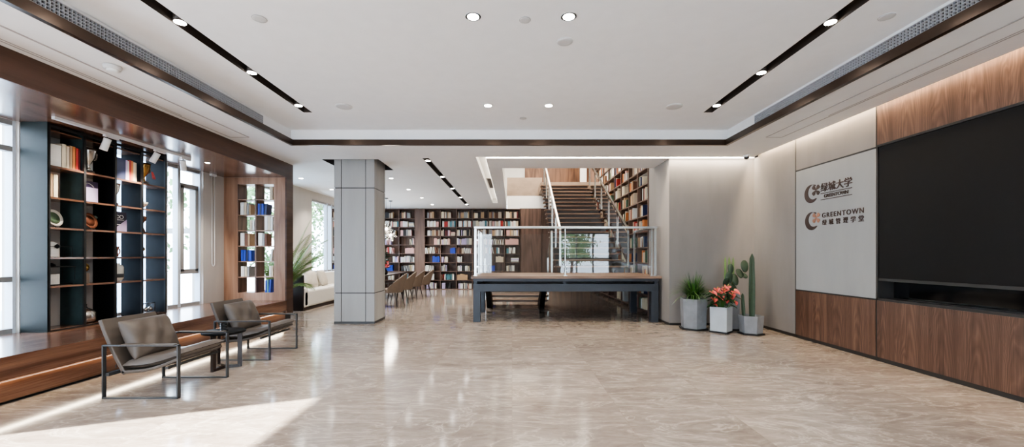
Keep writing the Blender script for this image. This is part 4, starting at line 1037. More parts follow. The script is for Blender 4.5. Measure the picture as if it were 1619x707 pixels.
# spiky grass plant
t = thing('potted_plant', 'bushy spiky grass plant in grey hexagonal pot, leftmost of the corner plants', 'plant', (3.215, 7.17, 0))
hexpot(t, 0.235, 0.54, 6, math.radians(20), 'conc', 0.9)
RND = random.Random(9)
def blade(mb, az, L, spread, h, droop, w, z0):
    d = Vector((math.cos(az), math.sin(az), 0)); sd = Vector((-d.y, d.x, 0)); prev = None
    for k in range(7):
        u = k / 6; p = Vector((0.03 * math.cos(az), 0.03 * math.sin(az), z0)) + d * spread * u ** 1.3 + Vector((0, 0, h * u - droop * u ** 3))
        ww = w * (1 - u ** 2) + 0.001; a, b = mb.bm.verts.new(p - sd * ww), mb.bm.verts.new(p + sd * ww)
        if prev: f = mb.bm.faces.new((prev[0], prev[1], b, a)); f.smooth = True
        prev = (a, b)
for g in range(3):
    mb = MB()
    for k in range(95):
        sp_ = RND.uniform(0.05, 0.52); y_ok = RND.uniform(0, 2 * PI)
        if math.sin(y_ok) > 0.2: sp_ = min(sp_, 0.2 + 0.3 * abs(math.cos(y_ok)) ** 3)
        blade(mb, y_ok, 1, sp_, RND.uniform(0.34, 0.55) * (1.15 - sp_ * 0.7), sp_ * 0.6, 0.008, 0.49)
    mb.build('leaf_tuft', ['leafd', 'leafm', 'leafm'][g], t, normals=False)
# anthurium
t = thing('potted_plant', 'coral flowering plant in white square pot, front of the corner plants', 'plant', (3.545, 6.86, 0))
hexpot(t, 0.192, 0.435, 4, math.radians(-2), 'concL', 0.98)
def heart(mb, p, d, nrm, L, W):
    d = Vector(d).normalized(); nrm = Vector(nrm).normalized(); sd = d.cross(nrm).normalized(); nrm = sd.cross(d).normalized()
    prof = [(-0.12, 0.22), (-0.18, 0.34), (-0.08, 0.48), (0.15, 0.5), (0.45, 0.4), (0.75, 0.2), (1.0, 0.0)]
    ctr = [mb.bm.verts.new(Vector(p) + d * L * a + nrm * (-0.08 * L * a * a)) for a in (0.0, 0.25, 0.5, 0.75)]
    left = [mb.bm.verts.new(Vector(p) + d * L * a + sd * W * b + nrm * (0.12 * W - 0.08 * L * max(a, 0) ** 2)) for a, b in prof[:-1]]
    right = [mb.bm.verts.new(Vector(p) + d * L * a - sd * W * b + nrm * (0.12 * W - 0.08 * L * max(a, 0) ** 2)) for a, b in prof[:-1]]
    tip = mb.bm.verts.new(Vector(p) + d * L + nrm * (-0.1 * L))
    for s_ in (left, right):
        fs = [(ctr[0], s_[0], s_[1]), (ctr[0], s_[1], s_[2]), (ctr[0], s_[2], s_[3], ctr[1]), (ctr[1], s_[3], s_[4], ctr[2]), (ctr[2], s_[4], s_[5], ctr[3]), (ctr[3], s_[5], tip)]
        for f in fs: ff = mb.bm.faces.new(f); ff.smooth = True; ff.material_index = mb.mi
RND = random.Random(21)
mb = MB(); mbs = MB()
for k in range(46):
    az = RND.uniform(0, 2 * PI); r = RND.uniform(0.04, 0.21); z = 0.44 + RND.uniform(0.02, 0.26) * (1.1 - r * 1.2)
    p = (r * math.cos(az), r * math.sin(az), z); heart(mb, p, (math.cos(az), math.sin(az), -0.35), (0.25 * math.cos(az), 0.25 * math.sin(az), 1), RND.uniform(0.1, 0.16), RND.uniform(0.08, 0.12))
    mbs.tube([(0.03 * math.cos(az), 0.03 * math.sin(az), 0.385), (p[0] * 0.6, p[1] * 0.6, z - 0.02), p], 0.003, 5)
mb.build('leaf_cluster', 'leafd', t, normals=False); mbs.build('leaf_stem', 'leafm', t)
fl = [(-0.20, 0.22), (-0.16, 0.10), (-0.17, 0.02), (-0.08, 0.15), (-0.03, 0.30), (0.0, 0.17), (0.04, 0.08), (0.08, 0.31), (0.1, 0.19), (0.12, 0.14), (0.12, 0.24), (0.02, 0.25), (-0.11, 0.27), (0.14, 0.06), (-0.06, 0.21)]
for k, (x, dz) in enumerate(fl):
    p = Vector((x, -0.16 + RND.uniform(-0.04, 0.14), 0.47 + dz)); f_ = MB()
    heart(f_, p, (RND.uniform(-0.5, 0.5), -0.75, -0.35), (RND.uniform(-0.2, 0.2), -0.45, 0.9), RND.uniform(0.095, 0.125), RND.uniform(0.1, 0.125))
    fo = f_.build('flower', 'coral', t, normals=False)
    MB().tube([p + Vector((0, -0.005, 0.004)), p + Vector((0.004, -0.03, 0.04))], 0.006, 6, 0.003).build('spadix', 'spadix', fo)
    MB().tube([(x * 0.3, 0, 0.385), (x * 0.7, p.y * 0.5, 0.44), p], 0.003, 5).build('flower_stem', 'leafm', t)
# column cactus
t = thing('potted_cactus', 'tall column cactus in low dark grey hexagonal pot, rightmost of the corner plants', 'cactus', (3.955, 6.70, 0))
hexpot(t, 0.19, 0.31, 6, math.radians(28), 'conc', 0.88)
def rib_col(mb, x, y, z0, h, r, lean=(0, 0), n=5):
    rings = []
    for k in range(15):
        u = k / 14; rr = r * (0.82 + 0.18 * math.sin(PI * min(1, u * 1.3))) * (1 if u < 0.86 else math.sqrt(max(0.02, 1 - ((u - 0.86) / 0.14) ** 2)))
        rings.append([mb.bm.verts.new((x + lean[0] * u + rr * (1 if j % 2 == 0 else 0.62) * math.cos(PI * j / n), y + lean[1] * u + rr * (1 if j % 2 == 0 else 0.62) * math.sin(PI * j / n), z0 + h * u)) for j in range(2 * n)])
    for a, b in zip(rings, rings[1:]):
        for j in range(2 * n): mb.bm.faces.new((a[j], a[(j + 1) % (2 * n)], b[(j + 1) % (2 * n)], b[j]))
    mb.bm.faces.new(rings[-1])
mb = MB(); rib_col(mb, 0.02, 0, 0.25, 1.08, 0.052, (0.0, 0)); mb.build('stem', 'cactus', t)
mb = MB(); rib_col(mb, -0.1, 0.03, 0.25, 0.42, 0.03, (-0.02, 0)); mb.build('stem', 'cactus', t)
# opuntia and slim columns at the back
t = thing('potted_cactus', 'paddle cactus with slim upright stems in tall grey pot, at the back of corner plants', 'cactus', (3.84, 7.15, 0))
hexpot(t, 0.19, 0.64, 6, math.radians(0), 'conc', 0.92)
def pad(mb, p, az, tilt, L, W):
    m = Matrix.Translation(p) @ Matrix.Rotation(az, 4, 'Z') @ Matrix.Rotation(tilt, 4, 'Y')
    n, k = 12, 8; top = []
    for i in range(k + 1):
        a = PI * i / k; z = L / 2 * (1 - math.cos(a)); r = math.sin(a) * (0.75 + 0.35 * i / k)
        top.append([mb.bm.verts.new(m @ Vector((0.022 * math.sin(a) ** 0.6 * math.cos(2 * PI * j / n) if 0 < i < k else 0, W / 2 * r * math.sin(2 * PI * j / n), z))) for j in range(n)])
    for a, b in zip(top, top[1:]):
        for j in range(n): f = mb.bm.faces.new((a[j], a[(j + 1) % n], b[(j + 1) % n], b[j])); f.smooth = True
for q in (((-0.06, 0, 0.58), 1.5, -0.1, 0.26, 0.15), ((0.02, -0.03, 0.58), 1.7, 0.2, 0.24, 0.16), ((-0.07, 0.0, 0.8), 1.4, -0.2, 0.24, 0.14), ((0.06, -0.03, 0.79), 1.7, 0.35, 0.22, 0.14), ((-0.03, -0.02, 1.0), 1.6, 0.15, 0.17, 0.12), ((0.14, -0.04, 0.92), 1.55, 0.6, 0.2, 0.13), ((0.2, -0.05, 1.02), 1.6, 0.15, 0.22, 0.15), ((0.22, -0.05, 0.92), 1.6, 1.0, 0.17, 0.13), ((-0.14, 0, 0.78), 1.6, -0.6, 0.2, 0.12)):
    mb = MB(); pad(mb, (q[0][0] + 0.05, q[0][1], q[0][2] - 0.02), *q[1:]); mb.build('pad', 'cactus', t)
for x in (-0.04, 0.03, 0.1):
    mb = MB(); rib_col(mb, x, 0.06, 0.58, 0.7 - 0.1 * abs(x), 0.022); mb.build('stem', 'leafp', t)

# ---------------------------------------------------------------- wall signs
def text_mesh(body, size, bold=0.0, depth=0.006, sx=1.0, spacing=1.0):
    cu = bpy.data.curves.new('lettering', 'FONT'); cu.body = body; cu.size = size; cu.extrude = depth / 2; cu.offset = bold; cu.space_character = spacing
    o = bpy.data.objects.new('lettering', cu); C.objects.link(o); dg = bpy.context.evaluated_depsgraph_get(); dg.update()
    me = bpy.data.meshes.new_from_object(o.evaluated_get(dg)); bpy.data.objects.remove(o); return me
def sign_text(parent, body, y_left, y_right, z0, z1, bold, mat, name='lettering', spacing=1.0):
    """fits the text into the wall rectangle; reading direction is decreasing y"""
    cjk = ord(body[0]) > 255
    me = text_mesh(body, 0.1, 0.0 if cjk else bold, 0.1, spacing=spacing); xs = [v.co.x for v in me.vertices]; ys_ = [v.co.y for v in me.vertices]
    ax, bx_, ay, by = min(xs), max(xs), min(ys_), max(ys_)
    for v in me.vertices:
        u = (v.co.x - ax) / (bx_ - ax); w = (v.co.y - ay) / (by - ay)
        v.co = Vector((-0.006 if v.co.z > 0 else 0.0, y_left + (y_right - y_left) * u, z0 + (z1 - z0) * w))
    if cjk:
        bm = bmesh.new()
        for q, (dy, dz) in enumerate(((-bold, 0), (bold, 0), (0, bold * 0.7), (0, -bold * 0.7))):
            n0 = len(bm.verts); bm.from_mesh(me); bm.verts.ensure_lookup_table()
            for v in bm.verts[n0:]: v.co += Vector((-0.0006 * q, dy, dz))
        bm.to_mesh(me); bm.free()
    me.materials.append(M[mat]); o = bpy.data.objects.new(name, me); C.objects.link(o); o.parent = parent; return o
TOWALL = Matrix(((0, 0, -1, 0), (-1, 0, 0, 0), (0, 1, 0, 0), (0, 0, 0, 1)))   # local x right (=-y), y up, z out of the wall
def emblem(parent, y, z, R_, cm, cy, cz, cr):
    # crescent opening to the upper right
    pts = []
    a0, a1 = math.radians(48), math.radians(325)
    for k in range(33):
        a = a0 + (a1 - a0) * k / 32; pts.append((R_ * math.cos(a), R_ * math.sin(a)))
    r2, ox, oy = R_ * 0.80, R_ * 0.32, R_ * 0.16
    e0 = math.atan2(pts[-1][1] - oy, pts[-1][0] - ox); e1 = math.atan2(pts[0][1] - oy, pts[0][0] - ox)
    if e0 < e1: e0 += 2 * PI
    for k in range(1, 32):
        a = e0 + (e1 - e0) * k / 32; pts.append((ox + r2 * math.cos(a), oy + r2 * math.sin(a)))
    MB().prism(pts, 0, 0.006, Matrix.Translation((0, y, z)) @ TOWALL).build('crescent', 'sign', parent)
    for k in range(4):
        a = PI / 4 + k * PI / 2; mb = MB(); n = 16
        # heart shaped leaf of the clover
        poly = [(cr * 0.03, -cr * 0.02), (cr * 0.36, -cr * 0.2), (cr * 0.7, -cr * 0.36), (cr * 0.98, -cr * 0.3), (cr * 1.06, -cr * 0.12), (cr * 0.98, 0), (cr * 1.06, cr * 0.12), (cr * 0.98, cr * 0.3), (cr * 0.7, cr * 0.36), (cr * 0.36, cr * 0.2), (cr * 0.03, cr * 0.02)]
        poly = [(x * math.cos(a) - y_ * math.sin(a), x * math.sin(a) + y_ * math.cos(a)) for x, y_ in poly]
        mb.prism(poly, 0, 0.006, Matrix.Translation((0, cy, cz)) @ TOWALL).build('clover_leaf', cm, parent)
FX = XR
t = thing('wall_sign', 'upper dark bronze crescent and clover wall sign with large characters and two rule lines', 'sign', (FX, 0, 0))
emblem(t, 6.085, 2.225, 0.137, 'sign', 5.99, 2.265, 0.085)
sign_text(t, '绿城大学', 5.895, 5.355, 2.222, 2.345, 0.003, 'sign', 'characters')
for z in (2.198, 2.108): box(-0.006, 0, 5.355, 5.895, z - 0.005, z + 0.005).build('rule_line', 'sign', t)
sign_text(t, 'GREENTOWN', 5.835, 5.415, 2.130, 2.180, 0.003, 'sign')
t = thing('wall_sign', 'lower wall sign with dark crescent, copper clover and two lines of lettering', 'sign', (FX, 0, 0))
emblem(t, 6.075, 1.815, 0.135, 'signc', 5.985, 1.855, 0.082)
sign_text(t, 'GREENTOWN', 5.87, 5.175, 1.845, 1.915, 0.0015, 'sign', spacing=1.25)
for k, chh in enumerate('绿城管理学堂'):
    yl = 5.865 - k * 0.123
    sign_text(t, chh, yl, yl - 0.075, 1.738, 1.815, 0.002, 'sign', 'characters')

# screen
t = thing('wall_screen', 'huge black matte display screen set flush in the right wall', 'screen', (XR, 2, 1.0))
box(0.01, 0.2, -4.7, 2.975, 0.02, 1.63).build('display', 'screen', t)
box(0.004, 0.2, -4.7, 2.975, -0.012, 0.02).build('bottom_bezel', 'dark', t)

# ---------------------------------------------------------------- ceiling fittings
def down(x, y, z, label, power, grp, r=0.045, ang=110):
    t = thing('recessed_downlight', label, 'downlight', (x, y, z), 0, grp)
    MB().lathe([(r * 1.35, -0.004), (r * 1.35, 0.0), (r, 0.0), (r, -0.004)], 24, cap=False).build('trim_ring', 'white', t)
    MB().lathe([(0.001, -0.003), (r, -0.003)], 24, cap=False).build('lamp_disc', 'lamp', t)
    spot('downlight', (x, y, z - 0.02), power, ang=ang)
for x, y, lab in ((-0.335, 3.49, 'near left'), (0.49, 3.49, 'near right'), (-0.33, 5.56, 'far left'), (0.505, 5.56, 'far right')):
    down(x, y, TRAY, 'round recessed downlight in the middle of the raised ceiling, %s of the four' % lab, 36, 'raised ceiling downlights', 0.05)
for k, y in enumerate((9.44, 11.04, 12.66, 14.3)):
    down(-2.82, y, CEIL, 'small downlight in the rear ceiling right of the column, %s from the front' % ORD[k], 60, 'rear ceiling downlights')
    if k < 2: down(-4.92, y, CEIL, 'small downlight in the rear ceiling left of the column, %s from the front' % ORD[k], 60, 'rear ceiling downlights')
down(-4.98, 6.62, BAY - 0.002, 'small downlight in the wood bay ceiling near the end bookcase', 14, None, 0.03)
def slotspot(x, y, z, label, power):
    t = thing('track_spotlight', label, 'spotlight', (x, y, z), 0, 'slot spotlights')
    MB().lathe([(0.045, 0.0), (0.05, -0.0), (0.05, 0.09), (0.02, 0.10)], 20).build('housing', 'slot', t)
    MB().lathe([(0.001, -0.004), (0.046, -0.004)], 20, cap=False).build('lamp_disc', 'lampc', t)
    spot('slot_spot', (x, y, z - 0.02), power, ang=72)
for k, y in enumerate((3.585, 4.575, 5.575)):
    slotspot(-2.94, y, TRAY + 0.006, 'spotlight in the left black ceiling slot, %s from the front' % ORD[k], 30)
    slotspot(2.82, y, TRAY + 0.006, 'spotlight in the right black ceiling slot, %s from the front' % ORD[k], 30)
for y in (2.5, 1.4): spot('slot_spot', (-2.94, y, TRAY - 0.02), 22); spot('slot_spot', (2.82, y, TRAY - 0.02), 22)
for k, y in enumerate((7.71, 9.3, 10.9, 12.6, 14.3)):
    slotspot(-1.60, y, CEIL + 0.006, 'spotlight in the rear black ceiling slot, %s from the front' % ORD[k], 26)
# round ceiling discs
def disc(name, x, y, z, r, label, cat, h=0.012):
    t = thing(name, label, cat, (x, y, z))
    MB().lathe([(r, 0.0), (r, -h * 0.6), (r * 0.92, -h), (r * 0.5, -h * 1.05), (0.001, -h * 1.05)], 28, cap=False).build('cover', pbr('disc_grey', srgb(205, 204, 202), 0.6), t)
    MB().tube([(r * 0.96 * math.cos(2 * PI * k / 24), r * 0.96 * math.sin(2 * PI * k / 24), -h * 0.55) for k in range(25)], 0.003, 5).build('rim', 'frame', t)
    return t
def tp(px, py, z): Y = (z - H) * 640 / (404 - py); return ((px - 809.5) * Y / 640, Y)
for px, py, r, lab in ((544, 168, 0.11, 'flat round ceiling speaker near the left slot end'), (1066, 168, 0.11, 'flat round ceiling speaker near the right slot end'), (893, 65, 0.075, 'flat round ceiling speaker below the near right downlight')):
    x, y = tp(px, py, TRAY); disc('ceiling_speaker', x, y, TRAY, r, lab, 'speaker', 0.014)
for px, py, r, lab in ((830, 31, 0.05, 'small flat detector disc between the two near downlights'), (410, 29, 0.06, 'small flat detector disc right of the left ceiling slot'), (1402, 26, 0.06, 'small flat detector disc right of the right ceiling slot'), (827, 187, 0.05, 'small flat detector disc behind the two far downlights')):
    x, y = tp(px, py, TRAY); disc('ceiling_detector', x, y, TRAY, r, lab, 'detector', 0.008)
x, y = tp(177.5, 104, CEIL); t = disc('smoke_detector', x, y, CEIL - 0.006, 0.068, 'white smoke detector on the left soffit panel', 'smoke detector', 0.03)
MB().lathe([(0.045, -0.03), (0.045, -0.045), (0.03, -0.05), (0.001, -0.05)], 20, cap=False).build('sensor', 'white', t)
x, y = 4.2, 7.25; t = thing('dome_camera', 'small white dome camera on the ceiling edge above the corner plants', 'camera', (x, y, CEIL - 0.001))
MB().lathe([(0.055, 0), (0.055, -0.03), (0.045, -0.035)], 20).build('base', 'white', t)
MB().lathe([(0.043, -0.035), (0.04, -0.06), (0.025, -0.078), (0.001, -0.084)], 20, cap=False).build('dome', 'gloss', t)
# air grilles on the tray sides
for sx, lab in ((TX0 - 0.05, 'long grey egg crate air grille on the left side of ceiling tray'), (TX1 + 0.05, 'long grey egg crate air grille on the right side of ceiling tray')):
    t = thing('air_grille', lab, 'grille', (sx, 2.4, CEIL + 0.09)); sg = 1 if sx < 0 else -1
    gz0, gz1, y0, y1 = 0.015, 0.125, -3.8, 3.45
    MB().box(0 if sg > 0 else -0.002, 0.002 if sg > 0 else 0, y0, y1, gz0, gz1).build('back_plate', 'slot', t)
    mb = MB(); n = int((y1 - y0) / 0.032)
    for k in range(n + 1):
        y = y0 + (y1 - y0) * k / n; mb.box(min(0.002 * sg, 0.02 * sg), max(0.002 * sg, 0.02 * sg), y - 0.003, y + 0.003, gz0, gz1)
    for k in range(5):
        z = gz0 + (gz1 - gz0) * k / 4; mb.box(min(0.002 * sg, 0.02 * sg), max(0.002 * sg, 0.02 * sg), y0, y1, z - 0.003, z + 0.003)
    mb.build('lattice', pbr('grille_grey', srgb(172, 174, 178), 0.45), t)
t = thing('air_grille', 'short dark grille inside the narrow ceiling groove by the stair opening', 'grille', (-0.57, 10.9, CEIL + 0.135))
mb = MB().box(-0.06, 0.06, -0.7, 0.7, 0, 0.004)
for k in range(6): mb.box(-0.055 + 0.02 * k, -0.047 + 0.02 * k, -0.7, 0.7, -0.012, 0.0)
mb.build('blades', 'slot', t)
# white light track in the bay
t = thing('light_track', 'white light track on the wood bay ceiling before the display shelf', 'light track', (-5.0, 5.35, BAY - 0.002))
box(-0.018, 0.018, -0.94, 0.94, -0.03, 0).build('rail', 'white', t)
box(-0.02, 0.02, -0.95, -0.93, -0.032, 0).box(0, 0, 0, 0, 0, 0) if False else None
def trackhead(y, label, tilt, az):
    t = thing('track_spotlight', label, 'spotlight', (-5.0, y, BAY - 0.032), 0, 'bay track spotlights')
    box(-0.017, 0.017, -0.02, 0.16, -0.026, 0).build('adapter', 'white', t, bevel=0.003)
    MB().tube([(0, 0.02, -0.02), (0, 0.02, -0.06)], 0.008, 8).build('stem', 'gun', t)
    m = Matrix.Translation((0, 0.02, -0.065)) @ Matrix.Rotation(az, 4, 'Z') @ Matrix.Rotation(tilt, 4, 'Y')
    MB().lathe([(0.036, 0.02), (0.038, 0.016), (0.038, -0.13), (0.033, -0.13), (0.03, -0.11)], 24, mat=m).build('lamp_body', 'white', t)
    MB().lathe([(0.001, -0.118), (0.031, -0.118)], 20, mat=m, cap=False).build('lens', 'lampc', t)
    o = spot('track_spot', (0, 0, 0), 34, ang=75); o.matrix_world = Matrix.Translation((-5.0, y, BAY - 0.032)) @ m @ Matrix.Translation((0, 0, -0.14))
trackhead(4.98, 'white track spotlight nearest to the camera in the bay', 0.3, 0.3)
trackhead(5.68, 'white track spotlight in the middle of the bay track', 0.45, 0.35)
trackhead(6.13, 'white track spotlight at far end of the bay track, tilted towards the end bookcase', -0.55, 2.1)
# blind chain
t = thing('blind_chain', 'white looped blind chain hanging on the grey wall left of the end bookcase', 'blind chain', (XW + 0.03, 7.55, 1.1))
MB().tube([(0, -0.035, 1.7), (0, -0.035, 0.05), (0, -0.02, 0.01), (0, 0, 0.0), (0, 0.02, 0.01), (0, 0.035, 0.05), (0, 0.035, 1.7)], 0.006, 6).build('chain', 'white', t)
box(-0.028, 0.02, -0.06, 0.06, 1.68, 1.715).build('clutch', 'white', t)

# ---------------------------------------------------------------- dining corner behind the column
def dchair(loc, rz, label):
    t = thing('dining_chair', label, 'chair', loc, rz, 'dining chairs by the rear table')
    # faces +x ; curved upholstered back wraps round the seat
    MB().prism([(0.24 * math.cos(a) * (1.0 if math.cos(a) < 0 else 1.05), 0.25 * math.sin(a)) for a in [2 * PI * k / 24 for k in range(24)]], 0.36, 0.46).build('seat', 'chairf', t, bevel=0.02)
    def shell(u, v):
        a = PI * (0.5 + u); wing = abs(2 * u - 1)
        hgt = 0.36 + v * (0.50 - 0.38 * wing ** 1.4); r = 0.245 + 0.02 * v
        return Vector((r * math.cos(a) - 0.15 * v * (1 - wing), (r + 0.005) * math.sin(a), hgt))
    MB().grid(shell, 20, 10).build('backrest', 'chairf', t, solid=0.035, sub=1)
    for sx, sy in ((-1, -1), (-1, 1), (1, -1), (1, 1)):
        MB().tube([(sx * 0.17, sy * 0.17, 0.37), (sx * 0.245, sy * 0.215, 0.0)], 0.018, 8, 0.01).build('leg', 'darkwood', t)
    for sy in (-1, 1):
        MB().bar((-0.16, sy * 0.27, 0.62), (0.12, sy * 0.285, 0.59), 0.035, 0.022).bar((-0.02, sy * 0.28, 0.60), (-0.08, sy * 0.24, 0.36), 0.025, 0.025).build('armrest', 'darkwood', t, bevel=0.004)
    return t
d0 = dchair((-3.06, 10.32, 0), PI - 0.18, 'taupe upholstered dining chair nearest to the grey column, back to the room')
for loc, rz, lab in (((-3.05, 11.22, 0), PI - 0.1, 'second taupe dining chair from the column'), ((-3.03, 12.3, 0), PI - 0.2, 'third taupe dining chair from the column'), ((-2.92, 13.05, 0), PI - 0.12, 'farthest taupe dining chair, nearest to the rear bookcase')):
    dup(d0, loc, rz, lab)
t = thing('dining_table', 'long dark dining table mostly hidden behind the grey column', 'table', (-3.9, 11.7, 0))
box(-0.4, 0.4, -1.7, 1.7, 0.71, 0.75).build('table_top', 'darkwood', t, bevel=0.004)
for x in (-0.33, 0.33):
    for y in (-1.55, 1.55): box(x - 0.04, x + 0.04, y - 0.04, y + 0.04, 0, 0.71).build('leg', 'darkwood', t)
t = thing('flower_vase', 'dark vase with green leaves and red flower on the dining table beside column', 'vase', (-3.62, 11.55, 0.751))
MB().lathe([(0.05, 0), (0.075, 0.03), (0.07, 0.1), (0.04, 0.14), (0.045, 0.16), (0.035, 0.16)], 18).build('vessel', 'gloss', t)
RND = random.Random(2); mb = MB()
for k in range(36):
    az = RND.uniform(0, 2 * PI); heart(mb, (RND.uniform(-0.1, 0.1), RND.uniform(-0.1, 0.1), RND.uniform(0.15, 0.62)), (math.cos(az), math.sin(az), 0.3), (0, 0, 1), 0.16, 0.1)
mb.tube([(0, 0, 0.1), (0.02, 0, 0.6)], 0.006, 5); mb.build('leaf_cluster', 'leafd', t, normals=False)
mb = MB()
for k in range(9): heart(mb, (0.08 + RND.uniform(-0.05, 0.06), -0.08, 0.22 + RND.uniform(0, 0.12)), (RND.uniform(-1, 1), -0.5, RND.uniform(-1, 1)), (0, -1, 0.2), 0.07, 0.07)
mb.build('flower', 'coral', t, normals=False)
def pendant(x, y, z, label):
    t = thing('pendant_lamp', label, 'pendant lamp', (x, y, z), 0, 'glass pendant lamps')
    MB().tube([(0, 0, 0.1), (0, 0, CEIL - z - 0.02)], 0.005, 6).build('cord', 'black', t)
    MB().lathe([(0.05, CEIL - z - 0.025), (0.06, CEIL - z)], 20).build('canopy', 'gun', t)
    RN = random.Random(int(x * 100 + y * 10))
    for k in range(14):
        a = 2.4 * k; ph = math.acos(1 - 2 * (k + 0.5) / 14); d = Vector((math.sin(ph) * math.cos(a), math.sin(ph) * math.sin(a), math.cos(ph)))
        q = d.to_track_quat('Z', 'Y').to_matrix().to_4x4()
        MB().lathe([(0.012, 0.06), (0.045, 0.11), (0.052, 0.16), (0.03, 0.21), (0.004, 0.215)], 8, mat=q).build('glass_petal', 'pend', t)
    MB().lathe([(0.001, -0.05)] + [(0.05 * math.cos(b_), 0.05 * math.sin(b_)) for b_ in [PI * (j / 8 - 0.5) for j in range(1, 8)]] + [(0.001, 0.05)], 16).build('bulb', emis('bulb_glow', (1, 0.92, 0.8, 1), 5), t)
    l = bpy.data.lights.new('pendant_bulb', 'POINT'); l.energy = 12; l.color = (1, 0.9, 0.78); l.shadow_soft_size = 0.22; o = bpy.data.objects.new('pendant_bulb', l); C.objects.link(o); o.location = (x, y, z - 0.3)
pendant(-4.0, 13.33, 1.97, 'glass petal pendant lamp, lower one right of the column')
pendant(-3.94, 12.7, 2.13, 'glass petal pendant lamp, upper one half hidden by the column')

# ---------------------------------------------------------------- outside
def tree(x, y, h, r, label, seed, n=2600):
    t = thing('tree', label, 'tree', (x, y, -0.5), 0, 'trees outside the windows'); RN = random.Random(seed)
    mb = MB().tube([(0, 0, 0), (0.1, 0.05, h * 0.3), (0, 0.1, h * 0.65)], 0.13, 8, 0.05)
    for k in range(9):
        a = k * 2.4; mb.tube([(0.05, 0.05, h * (0.22 + 0.045 * k)), (r * 0.7 * math.cos(a), r * 0.7 * math.sin(a), h * (0.38 + 0.05 * k))], 0.035, 5, 0.012)
    mb.build('trunk', 'bark', t); mb = MB()
    cl = [(Vector((RN.gauss(0, r * 0.45), RN.gauss(0, r * 0.45), h * RN.uniform(0.28, 0.95))), RN.uniform(0.35, 0.7)) for _ in range(26)]
    for k in range(n):
        c_, s_ = RN.choice(cl); p = c_ + Vector((RN.gauss(0, 1), RN.gauss(0, 1), RN.gauss(0, 0.8))) * s_ * 0.5; d = Vector((RN.gauss(0, 1), RN.gauss(0, 1), RN.gauss(0, 1))).normalized(); e_ = d.orthogonal().normalized(); L = RN.uniform(0.07, 0.13)
        mb.bm.faces.new([mb.bm.verts.new(p + v) for v in (d * L, e_ * L * 0.45, -d * L, -e_ * L * 0.45)])
    mb.build('crown', 'leaft', t, normals=False)
tree(-9.3, 17.8, 5.2, 1.2, 'leafy green tree outside the rear window, left part of its view', 1)
tree(-9.6, 14.2, 5.0, 1.3, 'leafy green tree outside, seen through the end bookcase', 2)
tree(-9.5, 9.6, 4.2, 0.7, 'leafy green tree outside, seen in slits through the steel display shelf', 4)
o = box(-60, 60, -60, 60, -0.65, -0.5).build('ground_outside', pbr('paving_outside', srgb(186, 190, 194), 0.9, var=0.05)); o['kind'] = 'structure'
t = thing('sun_blocking_building', 'unseen pale building added to keep the sun off all but the nearest window', 'building', (-21, 2, -0.5))  # added out of view to block the sun from the other windows
box(-1, 1, -5.4, 9, 0, 17).build('sun_blocking_wall', 'facade', t)
for x0, y0 in ((-7.2, 4.66), (-7.0, 7.45)):
    t = thing('facade_fin', 'pale vertical facade fin outside the bay window, %s one' % ('near' if y0 < 5 else 'far'), 'fin', (x0, y0, -0.5))
    box(-0.45, 0.6, -0.04, 0.04, 0, 5.5).build('blade', 'facade', t); box(0.6, 1.2, -0.02, 0.02, 2.2, 2.3).build('bracket', 'frame', t)
tree(3.6, -9, 5.0, 1.6, 'leafy tree outside the glazed entrance behind the camera', 8, 2600)

# ---------------------------------------------------------------- light
w = bpy.data.worlds.new('World'); bpy.context.scene.world = w; w.use_nodes = True
nt = w.node_tree; nt.nodes.clear(); out = nt.nodes.new('ShaderNodeOutputWorld'); bg = nt.nodes.new('ShaderNodeBackground')
tc = nt.nodes.new('ShaderNodeTexCoord'); sx = nt.nodes.new('ShaderNodeSeparateXYZ'); rp_ = nt.nodes.new('ShaderNodeValToRGB')
rp_.color_ramp.elements[0].color = (0.74, 0.86, 1.0, 1); rp_.color_ramp.elements[1].color = (0.55, 0.74, 1.0, 1)
nt.links.new(tc.outputs['Generated'], sx.inputs[0]); nt.links.new(sx.outputs[2], rp_.inputs[0]); nt.links.new(rp_.outputs[0], bg.inputs[0])
bg.inputs[1].default_value = 5.5; nt.links.new(bg.outputs[0], out.inputs[0])
for a, b_, z0, z1 in WINS:
    area('sky_portal', (XW - 0.25, (a + b_) / 2, (z0 + z1) / 2), (z1 - z0, b_ - a), 1, rot=(0, math.radians(-90), 0), portal=True)
for a, b_ in ((2.2, 4.45), (-3.6, -0.9)):
    area('sky_portal', ((a + b_) / 2, -2.85, 1.35), (b_ - a, 2.7), 1, rot=(math.radians(90), 0, 0), portal=True)
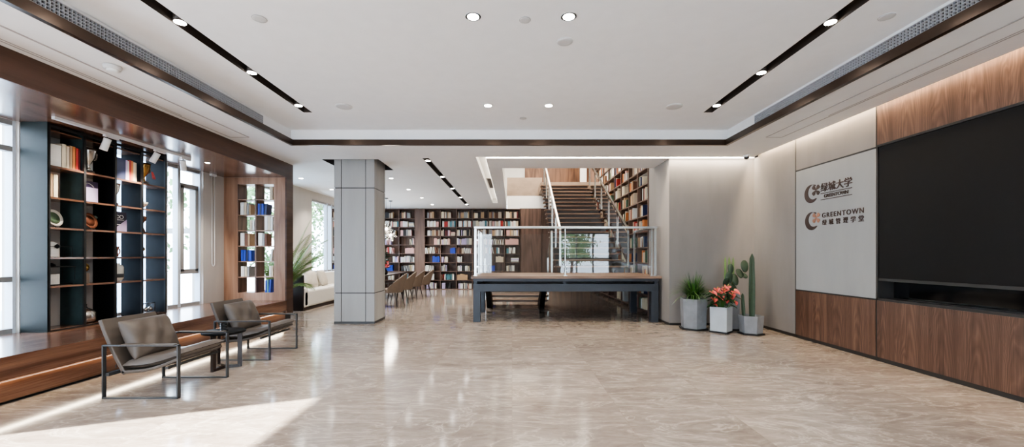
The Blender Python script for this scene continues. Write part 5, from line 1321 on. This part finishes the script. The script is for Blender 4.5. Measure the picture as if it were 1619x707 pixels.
l = bpy.data.lights.new('sun', 'SUN'); l.energy = 22; l.angle = math.radians(0.8); l.color = (1, 0.95, 0.86); o = bpy.data.objects.new('sun', l); C.objects.link(o)
el = math.radians(33); hz = Vector((1.72, 0.69, 0)).normalized(); d = hz * math.cos(el) + Vector((0, 0, -math.sin(el)))
o.rotation_euler = d.to_track_quat('-Z', 'Y').to_euler()
# warm grazers along the right wall and the stair wall
area('wall_wash', (4.46, 3.2, CEIL + 0.2), (0.05, 8.3), 55, (1, 0.80, 0.56), (0, 0, 0))
area('cove_wash', (1.9, 7.455, CEIL + 0.09), (4.9, 0.05), 34, (1, 0.86, 0.68), (0, 0, 0))
mb = box(SLOT[0] + 0.02, 4.48, 7.41, 7.43, CEIL + 0.015, CEIL + 0.055); s_ = mb.build('slot_light', 'strip', ceiling)
box(GROOVE[1] - 0.02, GROOVE[1] - 0.005, 7.5, 13.8, CEIL + 0.06, CEIL + 0.1).build('slot_light', emis('groove_strip', (1, 0.9, 0.75, 1), 2.5), ceiling)
# unseen fill lamp added above the stair void
area('stair_void_fill', (1.3, 12.6, 6.1), (3.0, 5.0), 170, (1, 0.9, 0.76))
# soft fill lamp added under the tray, not a ceiling fitting
area('tray_fill', (0.0, 2.6, TRAY - 0.02), (4.6, 5.0), 30, (1, 0.95, 0.88))

# ---------------------------------------------------------------- camera
cam = bpy.data.cameras.new('Camera'); cam.sensor_width = 36; cam.lens = 640 / 1619 * 36; cam.shift_y = 50.5 / 1619; cam.clip_start = 0.05; cam.clip_end = 200
o = bpy.data.objects.new('Camera', cam); C.objects.link(o); o.location = (0, 0, H); o.rotation_euler = (PI / 2, 0, 0)
sc = bpy.context.scene; sc.camera = o
sc.cycles.use_denoising = True; sc.cycles.max_bounces = 10; sc.cycles.diffuse_bounces = 5; sc.cycles.glossy_bounces = 5; sc.cycles.transparent_max_bounces = 24
sc.cycles.sample_clamp_indirect = 6; sc.cycles.caustics_reflective = False; sc.cycles.caustics_refractive = False
sc.view_settings.view_transform = 'AgX'
try: sc.view_settings.look = 'AgX - Medium High Contrast'
except Exception: pass
sc.view_settings.exposure = 1.75
